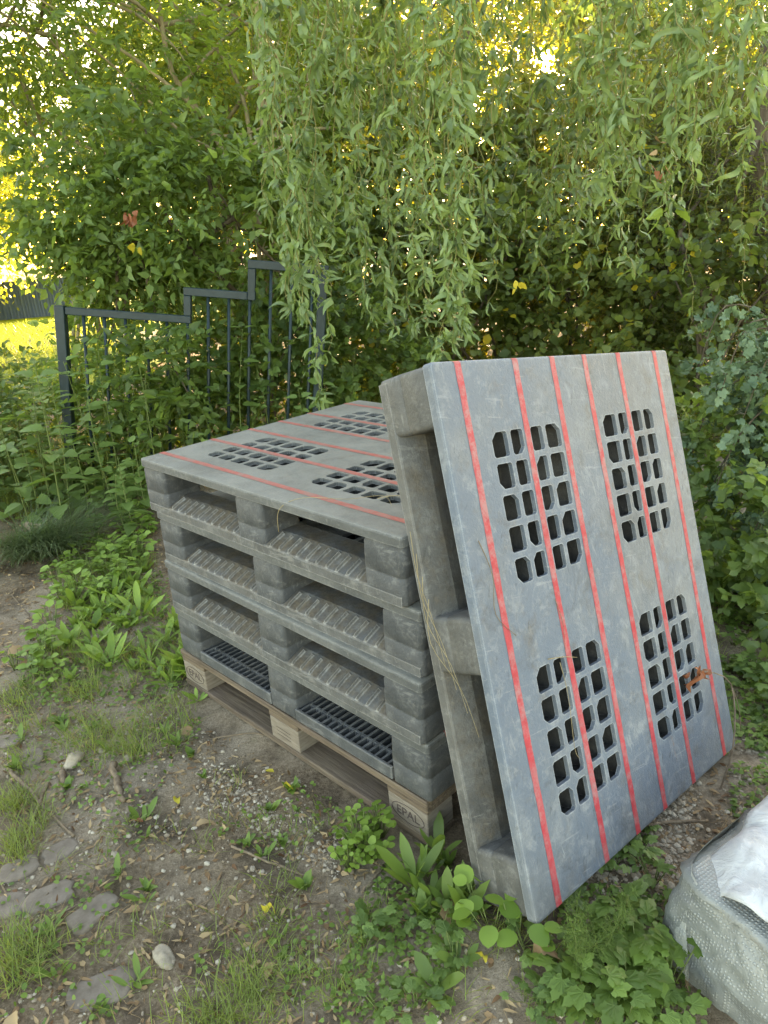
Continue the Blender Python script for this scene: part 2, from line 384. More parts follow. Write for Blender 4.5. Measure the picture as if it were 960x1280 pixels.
def sprigs(mb, st, rng, O, D, L, K, ll, lw, T, droop=.3, tint=None, up=.8, gap=0, stem_r=.0022, jitter=.35):
    O = np.asarray(O, float); n = len(O)
    D = nrm(D); L = np.broadcast_to(L, (n,))
    if gap: m = sungap(O+D*L[:, None]*.5, gap); O, D, L = O[m], D[m], L[m]; n = len(O); tint = tint[m] if isinstance(tint, np.ndarray) else tint
    if n == 0: return
    if tint is None: tint = rng.random(n)
    S = nrm(np.cross(D, rng.normal(size=(n, 3))*.4+np.array([0, 0, 1.])))
    ts = np.linspace(.12, 1, K)
    P = O[:, None]+D[:, None]*(L[:, None]*ts)[..., None]; P[..., 2] -= droop*L[:, None]*ts**2
    sg = np.where(np.arange(K) % 2 == 0, 1, -1)*np.where(np.arange(K) == K-1, 0, 1)
    Q = D[:, None]*.6+S[:, None]*sg[None, :, None]*.95+rng.normal(size=(n, K, 3))*jitter; Q[..., 2] -= droop*.8
    Nn = rng.normal(size=(n, K, 3))*.55; Nn[..., 2] += up
    sz = np.repeat(rng.uniform(.75, 1.2, n), K)*rng.uniform(.8, 1.15, n*K)
    ti = np.clip(np.repeat(tint, K)+rng.normal(size=n*K)*.13, 0, .96); ti = np.where(rng.random(n*K) < .012, 1.0, ti)
    if isinstance(T, list):
        pick = rng.integers(0, len(T), n*K); P2 = P.reshape(-1, 3); Q2 = Q.reshape(-1, 3); N2 = Nn.reshape(-1, 3)
        for i, t in enumerate(T):
            m = pick == i; leaves(mb, P2[m], Q2[m], N2[m], ll*sz[m], lw*sz[m], t, ti[m])
    else: leaves(mb, P.reshape(-1, 3), Q.reshape(-1, 3), Nn.reshape(-1, 3), ll*sz, lw*sz, T, ti)
    if st is not None: ribbons(st, np.concatenate([O[:, None], P[:, [K//2, K-1]]], 1), r=stem_r)
def blobpts(rng, c, r, n, thr=.42, sc_=1.3, seed=0, shell=.35):
    """points in an ellipsoid, thinned by noise so the crown has clumps and holes"""
    q = nrm(rng.normal(size=(n*4, 3)))*(shell+(1-shell)*rng.random((n*4, 1)))**.6
    P = np.array(c)+q*np.array(r)
    ok = vnoise(P, sc_, seed)+.25*vnoise(P, sc_*3, seed+1) > thr+.1
    P, q = P[ok][:n], q[ok][:n]
    return P, q
def crown_tint(rng, P, seed): return np.clip(vnoise(P, 1.1, seed)*1.2-.15+rng.normal(size=len(P))*.14, 0, 1)
def bend(a, b, rng, amt=.12, m=6):
    a = np.array(a, float); b = np.array(b, float); t = np.linspace(0, 1, m)[:, None]
    L = np.linalg.norm(b-a); off = rng.normal(size=3)*amt*L; off2 = rng.normal(size=3)*amt*L*.5
    return a+(b-a)*t+off*np.sin(t*math.pi)+off2*np.sin(t*2*math.pi)

def plant(name, label, cat, base, stems, blobs, mat, rng, ll, lw, T, K=9, sl_=.4, droop=.3, thr=.4, sc_=1.3, gap=0, bark=BARK, group=None, crown='foliage', trunk='stem', nbr=5, seed=0, up=.8, stem_mat=None, tbias=0):
    """one tree or bush: stems = [(path, r0, r1)], blobs = [(centre, radii, count)]"""
    base = np.array(base, float); o = thing(name, label, cat, tuple(base), group=group)
    wd = MB()
    for path, r0, r1 in stems: wd.tube(path, np.linspace(r0, r1, len(path)), 8)
    lf = MB(); sm = MB()
    for i, (c, r, n) in enumerate(blobs):
        P, q = blobpts(rng, c, r, n, thr, sc_, seed+i)
        P[:, 2] = np.maximum(P[:, 2], .05)
        D = q*np.array([1, 1, .7])+rng.normal(size=P.shape)*.6+np.array([0, 0, .15])
        sprigs(lf, sm, rng, P, D, sl_*rng.uniform(.6, 1.2, len(P)), K, ll, lw, T, droop, np.clip(crown_tint(rng, P, seed+5)+tbias, 0, 1), up, gap)
        for j in range(nbr):
            if not stems: break
            e = P[rng.integers(len(P))]; path = stems[rng.integers(len(stems))][0]; path = np.asarray(path)
            s0 = path[rng.integers(len(path)//2, len(path))]
            if gap and not sungap(((s0+e)/2)[None], gap)[0]: continue
            pb = bend(s0, e, rng, .1, 6); wd.tube(pb, np.linspace(.018, .004, 6), 5)
    if wd.v: wd.build(trunk, bark, o, base)
    lf.build(crown, mat, o, base)
    if sm.v: sm.build('twigs', stem_mat or bark, o, base)
    return o

# ------------------------------------------------------------------ ground
def axis(lo, hi, a, b, step):
    near = np.arange(a, b+step, step); out = [b]; s = step
    while out[-1] < hi: s *= 1.25; out.append(out[-1]+s)
    inn = [a]; s = step
    while inn[-1] > lo: s *= 1.25; inn.append(inn[-1]-s)
    return np.concatenate([np.array(inn[1:][::-1]), near, np.array(out[1:])])
gx = axis(-900, 900, -2.8, 2.0, .022); gy = axis(-900, 900, .5, 4.8, .022)
X, Y = np.meshgrid(gx, gy); Z = gz(X, Y); ny, nx = X.shape
g = MB(); idx = np.arange(ny*nx).reshape(ny, nx)
g.add(np.stack([X, Y, Z], -1).reshape(-1, 3), np.stack([idx[:-1, :-1], idx[:-1, 1:], idx[1:, 1:], idx[1:, :-1]], -1).reshape(-1, 4))
tag(g.build('ground', SOIL), kind='structure')
lw_ = MB(); lw_.add([(-30, 8.5, .03), (-3.2, 8.5, .03), (-2, 60, .03), (-60, 60, .03)], [(0, 1, 2, 3)]); tag(lw_.build('lawn', LAWNG), kind='structure')
pw = MB(); pw.add([(-26, 15.6, .036), (-4, 14.4, .036), (-4, 16.2, .036), (-26, 17.8, .036)], [(0, 1, 2, 3)]); tag(pw.build('path', PATHM), kind='structure')
# the sun itself, low behind the trees
sm_ = bpy.data.materials.new('sun_surface'); sm_.use_nodes = True; e_ = sm_.node_tree.nodes.new('ShaderNodeEmission')
e_.inputs[0].default_value = (1, .9, .7, 1); e_.inputs[1].default_value = 60
sm_.node_tree.links.new(e_.outputs[0], sm_.node_tree.nodes['Material Output'].inputs[0])
import bmesh
bm = bmesh.new(); bmesh.ops.create_icosphere(bm, subdivisions=3, radius=8.5); me = bpy.data.meshes.new('sun'); bm.to_mesh(me); bm.free(); me.materials.append(sm_)
sn = bpy.data.objects.new('sun', me); sc.collection.objects.link(sn); sn.location = SUND*1200+np.array([0, 0, CAM_H]); tag(sn, kind='structure')

# ------------------------------------------------------------------ pallets
H = .178
def rrect(x0, y0, x1, y1, r, n=3):
    P = []
    for cx, cy, a0 in ((x1-r, y0+r, -90), (x1-r, y1-r, 0), (x0+r, y1-r, 90), (x0+r, y0+r, 180)):
        for k_ in range(n+1):
            a = R(a0+90*k_/n); P.append((cx+r*math.cos(a), cy+r*math.sin(a)))
    return P
def loft(mb, rings, capb=True, capt=True):
    n = len(rings[0]); V = [p for r in rings for p in r]; F = []
    for i in range(len(rings)-1):
        for k_ in range(n): F.append((i*n+k_, i*n+(k_+1) % n, (i+1)*n+(k_+1) % n, (i+1)*n+k_))
    if capb: F.append(tuple(range(n-1, -1, -1)))
    if capt: F.append(tuple((len(rings)-1)*n+k_ for k_ in range(n)))
    mb.add(V, F)
VU = [(.168, .508), (.700, 1.038)]
VS = [[(.147, .196), (.209, .260), (.286, .328), (.342, .406)], [(.598, .655), (.668, .713), (.743, .787), (.800, .854)]]
def hole_lists():
    us = []
    for a, b in VU:
        st = (b-a+.0145)/5
        us.append([(a+i*st, a+i*st+st-.0145) for i in range(5)])
    return us
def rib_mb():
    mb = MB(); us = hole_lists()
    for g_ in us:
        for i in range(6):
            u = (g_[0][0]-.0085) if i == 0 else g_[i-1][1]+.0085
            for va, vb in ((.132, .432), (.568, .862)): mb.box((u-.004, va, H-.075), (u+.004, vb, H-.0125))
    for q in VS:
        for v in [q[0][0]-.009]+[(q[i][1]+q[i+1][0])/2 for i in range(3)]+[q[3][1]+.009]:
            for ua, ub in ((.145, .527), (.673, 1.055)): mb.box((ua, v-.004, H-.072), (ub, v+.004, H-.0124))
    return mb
def deck_mb():
    mb = MB(); us = hole_lists()
    xs = sorted(set([.01, 1.19]+[v for g_ in us for h in g_ for v in h])); ys = sorted(set([.01, .99]+[v for g_ in VS for h in g_ for v in h]))
    holes = {}
    for gi, g_ in enumerate(us):
        for gj, q in enumerate(VS):
            for i, hx in enumerate(g_):
                for j, hy in enumerate(q): holes[(xs.index(hx[0]), ys.index(hy[0]))] = (gi, gj, i, j)
    zt, zb = H, H-.012
    for a in range(len(xs)-1):
        for b in range(len(ys)-1):
            x0, x1, y0, y1 = xs[a], xs[a+1], ys[b], ys[b+1]
            if (a, b) not in holes:
                mb.add([(x0,y0,zt),(x1,y0,zt),(x1,y1,zt),(x0,y1,zt)], [(0,1,2,3)]); mb.add([(x0,y0,zb),(x1,y0,zb),(x1,y1,zb),(x0,y1,zb)], [(3,2,1,0)]); continue
            gi, gj, i, j = holes[(a, b)]
            c = [.005]*4
            if i == 0 and j == 0: c[0] = .017
            if i == 4 and j == 0: c[1] = .017
            if i == 4 and j == 3: c[2] = .017
            if i == 0 and j == 3: c[3] = .017
            # thickened rib crossings on the diagonals of each grille
            if (i, j) in ((1, 0), (3, 1)): c[2] = .018
            if (i, j) in ((2, 1), (4, 2)): c[0] = .015
            if (i, j) in ((2, 0), (0, 2)): c[2] = .014
            if (i, j) in ((1, 2), (3, 3)): c[3] = .015
            if (i, j) in ((0, 3), (2, 3)): c[1] = .014
            o = [(x0,y0+c[0]),(x0+c[0],y0),(x1-c[1],y0),(x1,y0+c[1]),(x1,y1-c[2]),(x1-c[2],y1),(x0+c[3],y1),(x0,y1-c[3])]
            cs = [(x0,y0),(x1,y0),(x1,y1),(x0,y1)]; trs = [(0,1),(2,3),(4,5),(6,7)]
            for (p, q), cc in zip(trs, cs):
                mb.add([(*cc, zt), (*o[q], zt), (*o[p], zt)], [(0,1,2)]); mb.add([(*cc, zb), (*o[q], zb), (*o[p], zb)], [(2,1,0)])
            V = [(*p, zt) for p in o]+[(*p, zb) for p in o]
            mb.add(V, [(k_, (k_+1) % 8, 8+(k_+1) % 8, 8+k_) for k_ in range(8)])
    rings = []
    for off, z in ((.0142, H-.012), (.0140, H-.027), (.003, H-.028), (0.0, H-.026), (0, H-.007), (.002, H-.002), (.006, H-.0003), (.01, H)):
        rings.append([(x, y, z) for x, y in rrect(off, off, 1.2-off, 1-off, max(.0004, .0105-off+.0002), 3)])
    loft(mb, rings, False, False)
    # stiffening ribs below the plate
    for v in (.06, .5, .94):
        mb.box((.02, v-.004, H-.045), (1.18, v+.004, H-.0125))
    for u in (.075, .6, 1.125):
        mb.box((u-.004, .0215, H-.040), (u+.004, .9785, H-.0126))
    return mb
BU = [(.0015, .135), (.535, .665), (1.065, 1.1985)]; BV = [(.0015, .135), (.435, .565), (.865, .9985)]
def block_mb(x0, x1, y0, y1):
    mb = MB(); rings = []
    for z, d, r in ((.0015, .004, .010), (.006, .0012, .012), (.070, 0, .014), (.0725, .0022, .012), (.075, 0, .014), (H-.040, .0012, .014), (H-.0285, .0045, .012), (H-.0135, .0035, .014)):
        rings.append([(x, y, z) for x, y in rrect(x0+d, y0+d, x1-d, y1-d, r, 4)])
    loft(mb, rings); return mb
def skid_mb(v0, v1, side, ridges=True):
    """side -1: ramp faces -v, +1: faces +v, 0: both"""
    mb = MB(); h = .054; e = .062
    L_ = [(0, .0), (0, .024), (.003, .028), (e, h)] if side <= 0 else [(0, 0), (0, h)]
    R_ = [(e, h), (.003, .028), (0, .024), (0, 0)] if side >= 0 else [(0, h), (0, 0)]
    prof = [(v0+a, z) for a, z in L_]+[(v1-a, z) for a, z in R_]
    n = len(prof)
    us = np.linspace(.012, 1.188, 25)
    V = [(u, v, z+(.0012*math.sin(u*17+v*9) if z > .03 else 0)) for u in us for v, z in prof]
    F = [(i*n+k_, i*n+(k_+1) % n, (i+1)*n+(k_+1) % n, (i+1)*n+k_) for i in range(len(us)-1) for k_ in range(n)]
    F += [tuple(range(n-1, -1, -1)), tuple((len(us)-1)*n+k_ for k_ in range(n))]
    mb.add(V, F)
    rng = random.Random(4)
    def ridge(u, y_lo, y_hi):   # a wedge-shaped grip rib lying on the ramp
        s = 1 if y_hi > y_lo else -1; w_ = .013; d = .009
        z0, z1 = .0285, h-.003
        V = [(u, y_lo-s*.0005, z0-.004), (u+w_, y_lo-s*.0005, z0-.004), (u+.006, y_lo, z0+d), (u, y_hi, z1-.002), (u+w_, y_hi, z1-.002), (u+.004, y_hi-s*.002, z1+d*.6)]
        mb.add(V, [(0,1,2),(3,5,4),(0,2,5,3),(1,4,5,2),(0,3,4,1)])
    for lo, hi in (((.142, .530), (.670, 1.060)) if ridges else ()):
        k_ = lo+.01
        while k_ < hi-.012:
            if side <= 0: ridge(k_, v0+.004, v0+e*.86)
            if side >= 0: ridge(k_, v1-.004, v1-e*.86)
            k_ += .039
    return mb
def grating_mb():
    mb = MB()
    for lo, hi in ((.145, .528), (.672, 1.055)):
        u = lo
        while u < hi: mb.box((u, .012, .016), (u+.006, .988, .040)); u += .0245
        for v in np.arange(.05, .99, .075): mb.box((lo+.0005, v, .014), (hi, v+.007, .0385))
        mb.box((lo-.01, .001, .004), (hi+.01, .011, .043), .002); mb.box((lo-.01, .989, .004), (hi+.01, .999, .043), .002)
    return mb
def make_pallet(label, deck_m, stripe_m, block_m, skid_m, grate=False, ridges=True):
    t = thing('plastic_pallet', label, 'pallet', group='grey plastic pallets with red stripes')
    deck_mb().build('deck', deck_m, t, smooth=False); rib_mb().build('underside_ribs', P_RIB_SHADE, t, smooth=False)
    for j, v in enumerate((.079, .275, .438, .578, .725, .921)):
        m = MB(); rng = random.Random(j); n = 60; w_ = .0100
        us = np.linspace(.004, 1.196, n)
        V = [(u, v+s*(w_+rng.uniform(-.0007, .0007))+.0016*math.sin(u*5+j), H+.0008) for u in us for s in (-1, 1)]
        m.add(V, [(2*i, 2*i+2, 2*i+3, 2*i+1) for i in range(n-1)])
        for uu in (.0, 1.2):    # wraps over the rounded rim
            s = -1 if uu > .6 else 1
            m.add([(uu+s*.004, v-w_, H+.0008), (uu+s*.004, v+w_, H+.0008), (uu+s*.0008, v-w_, H-.003), (uu+s*.0008, v+w_, H-.003), (uu-s*.0007, v-w_, H-.012), (uu-s*.0007, v+w_, H-.012)], [(0,1,3,2),(2,3,5,4)])
        m.build('red_stripe', stripe_m, t)
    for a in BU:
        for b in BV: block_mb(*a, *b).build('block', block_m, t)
    if grate: grating_mb().build('bottom_grating', block_m, t, smooth=False)
    else:
        skid_mb(.001, .128, -1, ridges).build('skid', skid_m, t, smooth=False); skid_mb(.437, .563, 0, False).build('skid', skid_m, t, smooth=False); skid_mb(.872, .999, 1, ridges).build('skid', skid_m, t, smooth=False)
    return t
def seat(o, du, dv, z, ry=0, sz=1.0):
    c, s = math.cos(SY), math.sin(SY)
    o.location = (SO[0]+du*c-dv*s, SO[1]+du*s+dv*c, z); o.rotation_euler = (0, 0, SY+ry); o.scale = (1, 1, sz)
PZ = .1787
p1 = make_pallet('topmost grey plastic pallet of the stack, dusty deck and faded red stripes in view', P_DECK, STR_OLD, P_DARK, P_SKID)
seat(p1, -.026, 0, .1455+3*PZ)
p2 = dup(p1, 'second plastic pallet from the top of the stack, red flecks on its middle block'); seat(p2, .008, .004, .1455+2*PZ, .006)
p3 = dup(p1, 'third plastic pallet from the top of the stack, its muddy ribbed skids sagging'); seat(p3, .012, -.004, .1455+PZ, -.004)
p4 = make_pallet('lowest plastic pallet of the stack, open grating in its base, on the wooden pallet', P_DECK, STR_OLD, P_DARK, P_SKID, True)
seat(p4, .014, 0, .1455)
# upright pallet leaning on the stack
x_, y_, z_, a_, b_, c_, W_ = .25435, 1.13662, .10186, 1.24055, .37987, .36175, 1.0
MU = Matrix.Rotation(c_, 3, 'Z') @ Matrix.Rotation(a_, 3, 'X') @ Matrix.Rotation(b_, 3, 'Y')
pu = make_pallet('blue-grey plastic pallet with bright red stripes, on edge and leaning against the stack', P_BLUE, STR_NEW, P_UP, P_UP, ridges=False)
ML = Matrix((MU.col[1], -MU.col[0], MU.col[2])).transposed()
SZ = .166/H
org = Vector((x_, y_, z_)) + MU @ Vector((W_, 0, -.166))
ML = ML @ Matrix.Diagonal((1, 1, SZ))
pu.matrix_world = Matrix.Translation(org) @ ML.to_4x4()
def up_pt(s, t, n=0.0): return np.array(Vector((x_, y_, z_)) + MU @ Vector((s, t, n)))
# wooden pallet
wp = thing('wooden_pallet', 'weathered wooden pallet with oval burnt stamps, on the ground under the plastic stack', 'pallet')
seat(wp, 0, 0, 0)
rng = random.Random(2)
def plank(x0, y0, x1, y1, z0, z1, nm): m = MB(); m.box((x0, y0, z0), (x1, y1, z1), .003); return m.build(nm, WOOD, wp, smooth=False)
for y0, y1 in ((0, .145), (.18, .30), (.34, .44), (.4405+.02, .56), (.60, .70), (.74, .82), (.855, 1.0)): plank(0, y0, 1.2, y1, .1222, .144, 'deck_board')
for x0, x1 in ((.002, .147), (.527, .672), (1.053, 1.198)): plank(x0, .003, x1, .997, .1002, .122, 'cross_board')
for y0, y1 in ((.004, .104), (.45, .55), (.896, .996)): plank(.001, y0-.003, 1.199, y1+.002, 0, .022, 'bottom_board')
blks = []
for x0, x1 in ((.004, .145), (.529, .670), (1.055, 1.196)):
    for y0, y1 in ((.004, .103), (.451, .549), (.897, .995)):
        m = MB(); m.box((x0, y0, .0222), (x1, y1, .1), .002); b = m.build('block', WBLOCK, wp, smooth=False)
        if y0 < .01: blks.append((b, x0, x1, y0))
def text_mesh(body, size, name, mat, parent, M4):
    cu = bpy.data.curves.new(name, 'FONT'); cu.body = body; cu.size = size; cu.align_x = 'CENTER'; cu.align_y = 'CENTER'; cu.extrude = .0004
    to = bpy.data.objects.new(name, cu); sc.collection.objects.link(to); bpy.context.view_layer.update()
    me = bpy.data.meshes.new_from_object(to.evaluated_get(bpy.context.evaluated_depsgraph_get())); bpy.data.objects.remove(to)
    me.transform(M4); me.materials.append(mat); me.name = name
    o = bpy.data.objects.new(name, me); sc.collection.objects.link(o); o.parent = parent; return o
for i, (b, x0, x1, y0) in enumerate(blks):
    cx = (x0+x1)/2; M4 = Matrix.Translation((cx, y0-.0006, .061)) @ Matrix.Rotation(math.pi/2, 4, 'X')
    if i in (0, 2):
        text_mesh('EPAL', .038, 'stamp_lettering', INK, b, M4)
        m = MB(); pts = [(cx+.058*math.cos(t), y0-.0006, .061+.027*math.sin(t)) for t in np.linspace(0, 2*math.pi, 33)]; m.tube(pts, .0011, 4); m.build('stamp_ring', INK, b)
    else:
        text_mesh('PL - 123\n4 - 07', .021, 'stamp_lettering', INK, b, M4) if False else None
        m = MB()
        for zz in (.045, .058, .071): m.tube([(x0+.03, y0-.0004, zz), (x0+.06, y0-.0004, zz+.001), (x0+.1, y0-.0004, zz)], .0009, 4)
        m.build('faint_stamp', INK, b)
# red paint flecks on the middle block of the second pallet
k = NM('red_paint_fleck', .6); k.col((.35, .03, .03)); fm = MB(); rr = np.random.default_rng(3)
for j in range(7):
    u = .56+rr.random()*.045; z = .10+rr.random()*.022; s = .003+rr.random()*.006
    pts = [(u+s*math.cos(t)*rr.uniform(.6, 1.2), .0052, z+s*.6*math.sin(t)*rr.uniform(.6, 1.2)) for t in np.linspace(0, 2*math.pi, 8)[:-1]]
    fm.add(pts, [tuple(range(7))])
fm.build('paint_fleck', k.m, p2)
# ------------------------------------------------------------------ railing
fo = thing('metal_railing', 'dark green stepped metal railing panel overgrown by climbers behind the stack', 'railing')
FA, FB = at(80, 379, 5.0), at(405, 331, 5.0)
fo.location = (-2.19, 5.0, -.06); fo.rotation_euler = (0, R(8.4), 0)
def bar(nm, a, b, bev=.004): m = MB(); m.box(a, b, bev); return m.build(nm, PAINT, fo, smooth=False)
bar('post', (-.032, -.032, 0), (.032, .032, 1.31)); bar('post', (1.665, -.03, 0), (1.725, .03, 1.628))
bar('rail', (.034, -.022, 1.255), (.845, .022, 1.303)); bar('rail', (.80, -.0222, 1.432), (1.212, .0222, 1.482)); bar('rail', (1.213, -.0224, 1.63), (1.73, .0224, 1.682))
bar('riser', (.80, -.0215, 1.3035), (.847, .0215, 1.4315)); bar('riser', (1.2125, -.0218, 1.432), (1.263, .0218, 1.6295))
for i in range(12):
    x = .135*(i+1)+.01; top = 1.255 if x < .82 else (1.432 if x < 1.21 else 1.63)
    m = MB(); m.tube([(x, 0, .05), (x+(.012 if i == 3 else 0), 0, top/2), (x, 0, top)], .0105, 10); m.build('baluster', PAINT, fo)
bar('rail', (.034, -.02, .10), (1.66, .02, .14))

# ------------------------------------------------------------------ trees and bushes
rg = np.random.default_rng(7)
def path(*pts): # smooth path through points
    P = np.array(pts, float); t = np.linspace(0, len(P)-1, (len(P)-1)*4+1); i = np.minimum(t.astype(int), len(P)-2); f = (t-i)[:, None]
    Pm = P[np.maximum(i-1, 0)]; Pn = P[np.minimum(i+2, len(P)-1)]
    return .5*((2*P[i])+(-Pm+P[i+1])*f+(2*Pm-5*P[i]+4*P[i+1]-Pn)*f*f+(-Pm+3*P[i]-3*P[i+1]+Pn)*f**3)
# left ash saplings with pale stems
s1 = path((-.95, 6.6, 0), at(345, 330, 6.6), at(332, 200, 6.6), at(326, 90, 6.6), at(318, -60, 6.6))
s2 = path((-1.0, 6.6, 0), at(330, 300, 6.6), at(262, 160, 6.5), at(215, 90, 6.4), at(195, -20, 6.3))
s3 = path((-1.0, 6.65, 0), at(320, 260, 6.6), at(300, 110, 6.8), at(240, 30, 7.0), at(150, -60, 7.0))
plant('ash_tree', 'many-stemmed young ash tree with pale stems rising above the railing', 'tree', (-.95, 6.6, 0), [(s1, .035, .02), (s2, .03, .015), (s3, .022, .01)],
      [(at(250, 80, 7.7), (1.7, .8, 1.2), 850), (at(80, 60, 6.3), (1.0, .5, .9), 330), (at(400, 80, 7.4), (1.1, .8, .9), 420), (at(330, 240, 7.6), (1.2, .6, .55), 420)], L_ash, rg, .085, .034, T_ACUTE, 11, .42, .35, .50, 1.3, bark=BARKL, stem_mat=STEMG, seed=11)
s4 = path((-2.9, 6.9, 0), at(90, 300, 6.9), at(60, 180, 6.9), at(10, 60, 6.9))
s5 = path((-2.9, 6.9, 0), at(110, 300, 6.9), at(170, 205, 6.8), at(90, 120, 6.6), at(60, -20, 6.5))
plant('elder_tree', 'slender tree with arching thin stems at the upper left edge', 'tree', (-2.9, 6.9, 0), [(s4, .02, .008), (s5, .018, .006)],
      [(at(60, 130, 6.9), (1.2, .8, .9), 300), (at(120, 20, 6.6), (1.3, .8, .7), 330)], L_ash, rg, .08, .034, T_ACUTE, 11, .4, .35, .52, 1.4, bark=BARKL, stem_mat=STEMG, seed=31)
# climber mass over the railing
plant('climber_thicket', 'dark green climber heaped over the railing with a tuft of dead brown leaves', 'climber', (-1.7, 5.35, 0), [(path((-1.9, 5.4, 0), at(150, 450, 5.4), at(170, 300, 5.4), at(200, 200, 5.5)), .014, .006), (path((-1.2, 5.4, 0), at(300, 450, 5.4), at(300, 300, 5.5), at(260, 220, 5.6)), .012, .005)],
      [(at(210, 270, 5.55), (1.0, .38, .42), 620), (at(170, 345, 5.5), (.55, .22, .22), 160), (at(330, 290, 5.7), (.55, .35, .5), 260), (at(200, 460, 5.35), (.95, .22, .42), 330), (at(140, 180, 5.7), (.7, .4, .35), 200), (at(205, 475, 4.75), (.22, .12, .30), 80)], L_bramble, rg, .075, .044, T_ACUTE, 9, .32, .4, .38, 2.0, stem_mat=STEMG, seed=51, up=.6, nbr=1)
plant('bramble_bush', 'bramble bush with three-part leaves between the railing bars and the stack', 'bush', (-.6, 5.3, 0), [(path((-.7, 5.35, 0), at(340, 480, 5.3), at(380, 400, 5.3)), .008, .003)],
      [(at(345, 450, 5.35), (.55, .25, .45), 220), (at(440, 440, 5.5), (.5, .3, .55), 260), (at(260, 520, 5.2), (.5, .2, .25), 120)], L_bramble, rg, .085, .07, T_TRI, 5, .3, .3, .36, 2.2, stem_mat=STEMG, seed=61, up=.3, nbr=0)
# hedge bushes behind the willow curtain
hb = [((-.2, 7.0), (.95, .7, 1.05), 1.0, 'yellowish green hedge bush right of the railing, behind the stack'), ((.9, 6.7), (.9, .7, .95), .95, 'hedge bush with loose twigs behind the top of the leaning pallet'), ((1.9, 6.9), (1.0, .8, 1.1), 1.1, 'hedge bush behind the upper right corner of the leaning pallet'),
      ((.4, 8.0), (1.3, .8, 1.4), 1.9, 'taller hedge bush in the gap behind the willow curtain'), ((2.6, 8.3), (1.5, .9, 1.4), 1.9, 'tall hedge bush filling the right background'), ((-1.4, 8.2), (1.2, .7, 1.3), 1.7, 'tall hedge bush behind the ash stems'), ((3.7, 7.4), (1.2, .8, 1.4), 1.3, 'hedge bush behind the crooked limb at the right edge'), ((2.6, 5.6), (.7, .5, .8), .6, 'low hedge bush behind the blue-green shrub')]
for i, ((x, y), r, zc, lab) in enumerate(hb):
    st = [(bend((x+rg.uniform(-.3, .3), y, 0), (x+rg.uniform(-.6, .6), y, zc+r[2]*.6), rg, .06, 8), .018, .006) for _ in range(4)]
    n = int(560*r[0]*r[2])
    plant('hedge_bush', lab, 'bush', (x, y, 0), st, [((x, y, zc), r, n)], L_hedge if i != 4 else L_right, rg, .075, .055, T_OVAL if i % 2 else T_LOB3, 8, .36, .35, .36, 1.7, gap=1.0 if y > 7.5 else 0, group='hedge bushes behind the pallets', seed=80+i*7, up=.5, nbr=3)
# right thicket, dark, finer leaves
plant('thicket_tree', 'dark fine-leaved tree with a crooked brown limb at the right edge', 'tree', (3.1, 6.3, 0), [(path((3.15, 6.3, -.1), at(962, 400, 6.2), at(950, 230, 6.2), at(958, 120, 6.2), at(990, -60, 6.2)), .10, .07), (path(at(960, 420, 6.2), at(905, 385, 6.0), at(860, 335, 5.9), at(850, 290, 6.0)), .05, .02)],
      [(at(890, 300, 6.6), (1.1, .7, 1.0), 1400), (at(880, 480, 6.2), (.95, .5, .75), 1000), (at(790, 300, 7.2), (1.0, .6, .9), 800), (at(900, 120, 7.0), (1.0, .6, .6), 500), (at(930, 650, 4.6), (.5, .5, .55), 260)], L_right, rg, .05, .022, T_ACUTE, 12, .34, .25, .38, 2.0, seed=131, up=.5, nbr=1)
# drooping glaucous shrub by the right edge
gs = thing('glaucous_shrub', 'drooping shrub with small blue-green lobed leaves beside the leaning pallet', 'bush', (1.75, 3.3, -.08))
wd, lf, sm = MB(), MB(), MB()
for i in range(34):
    e = at(rg.uniform(868, 985), rg.uniform(405, 640), rg.uniform(3.1, 3.6)) if i < 22 else at(rg.uniform(885, 990), rg.uniform(640, 880), rg.uniform(2.7, 3.1))
    b0 = np.array((1.85, 3.4, -.08)); mid = (b0+e)/2+np.array([.25, .1, .45])
    pp = path(b0, mid, e+np.array([.12, .05, .15]), e+np.array([-.02, -.02, -.12])); wd.tube(pp, np.linspace(.007, .002, len(pp)), 5)
    ii = rg.integers(5, len(pp), 17); O = pp[ii]+rg.normal(size=(17, 3))*.025
    sprigs(lf, sm, rg, O, rg.normal(size=O.shape)+np.array([-.2, -.5, -.2]), .10, 5, .034, .034, T_PALM, .3, np.clip(rg.normal(size=17)*.25+.5, 0, 1), .4, stem_r=.001)
wd.build('stem', BARK, gs, gs.location); lf.build('foliage', L_glauc, gs, gs.location); sm.build('twig', STEMG, gs, gs.location)
# low leafy bush lower right
plant('leafy_bush', 'low lush bush with broad leaves at the right edge, right of the leaning pallet', 'bush', (1.75, 3.0, -.08), [], [((1.62, 2.75, .12), (.35, .5, .32), 190), ((1.75, 3.4, .3), (.4, .4, .4), 130)], L_bramble, rg, .055, .055, T_LOB3, 6, .2, .2, .3, 3, stem_mat=STEMG, seed=171, up=.9)
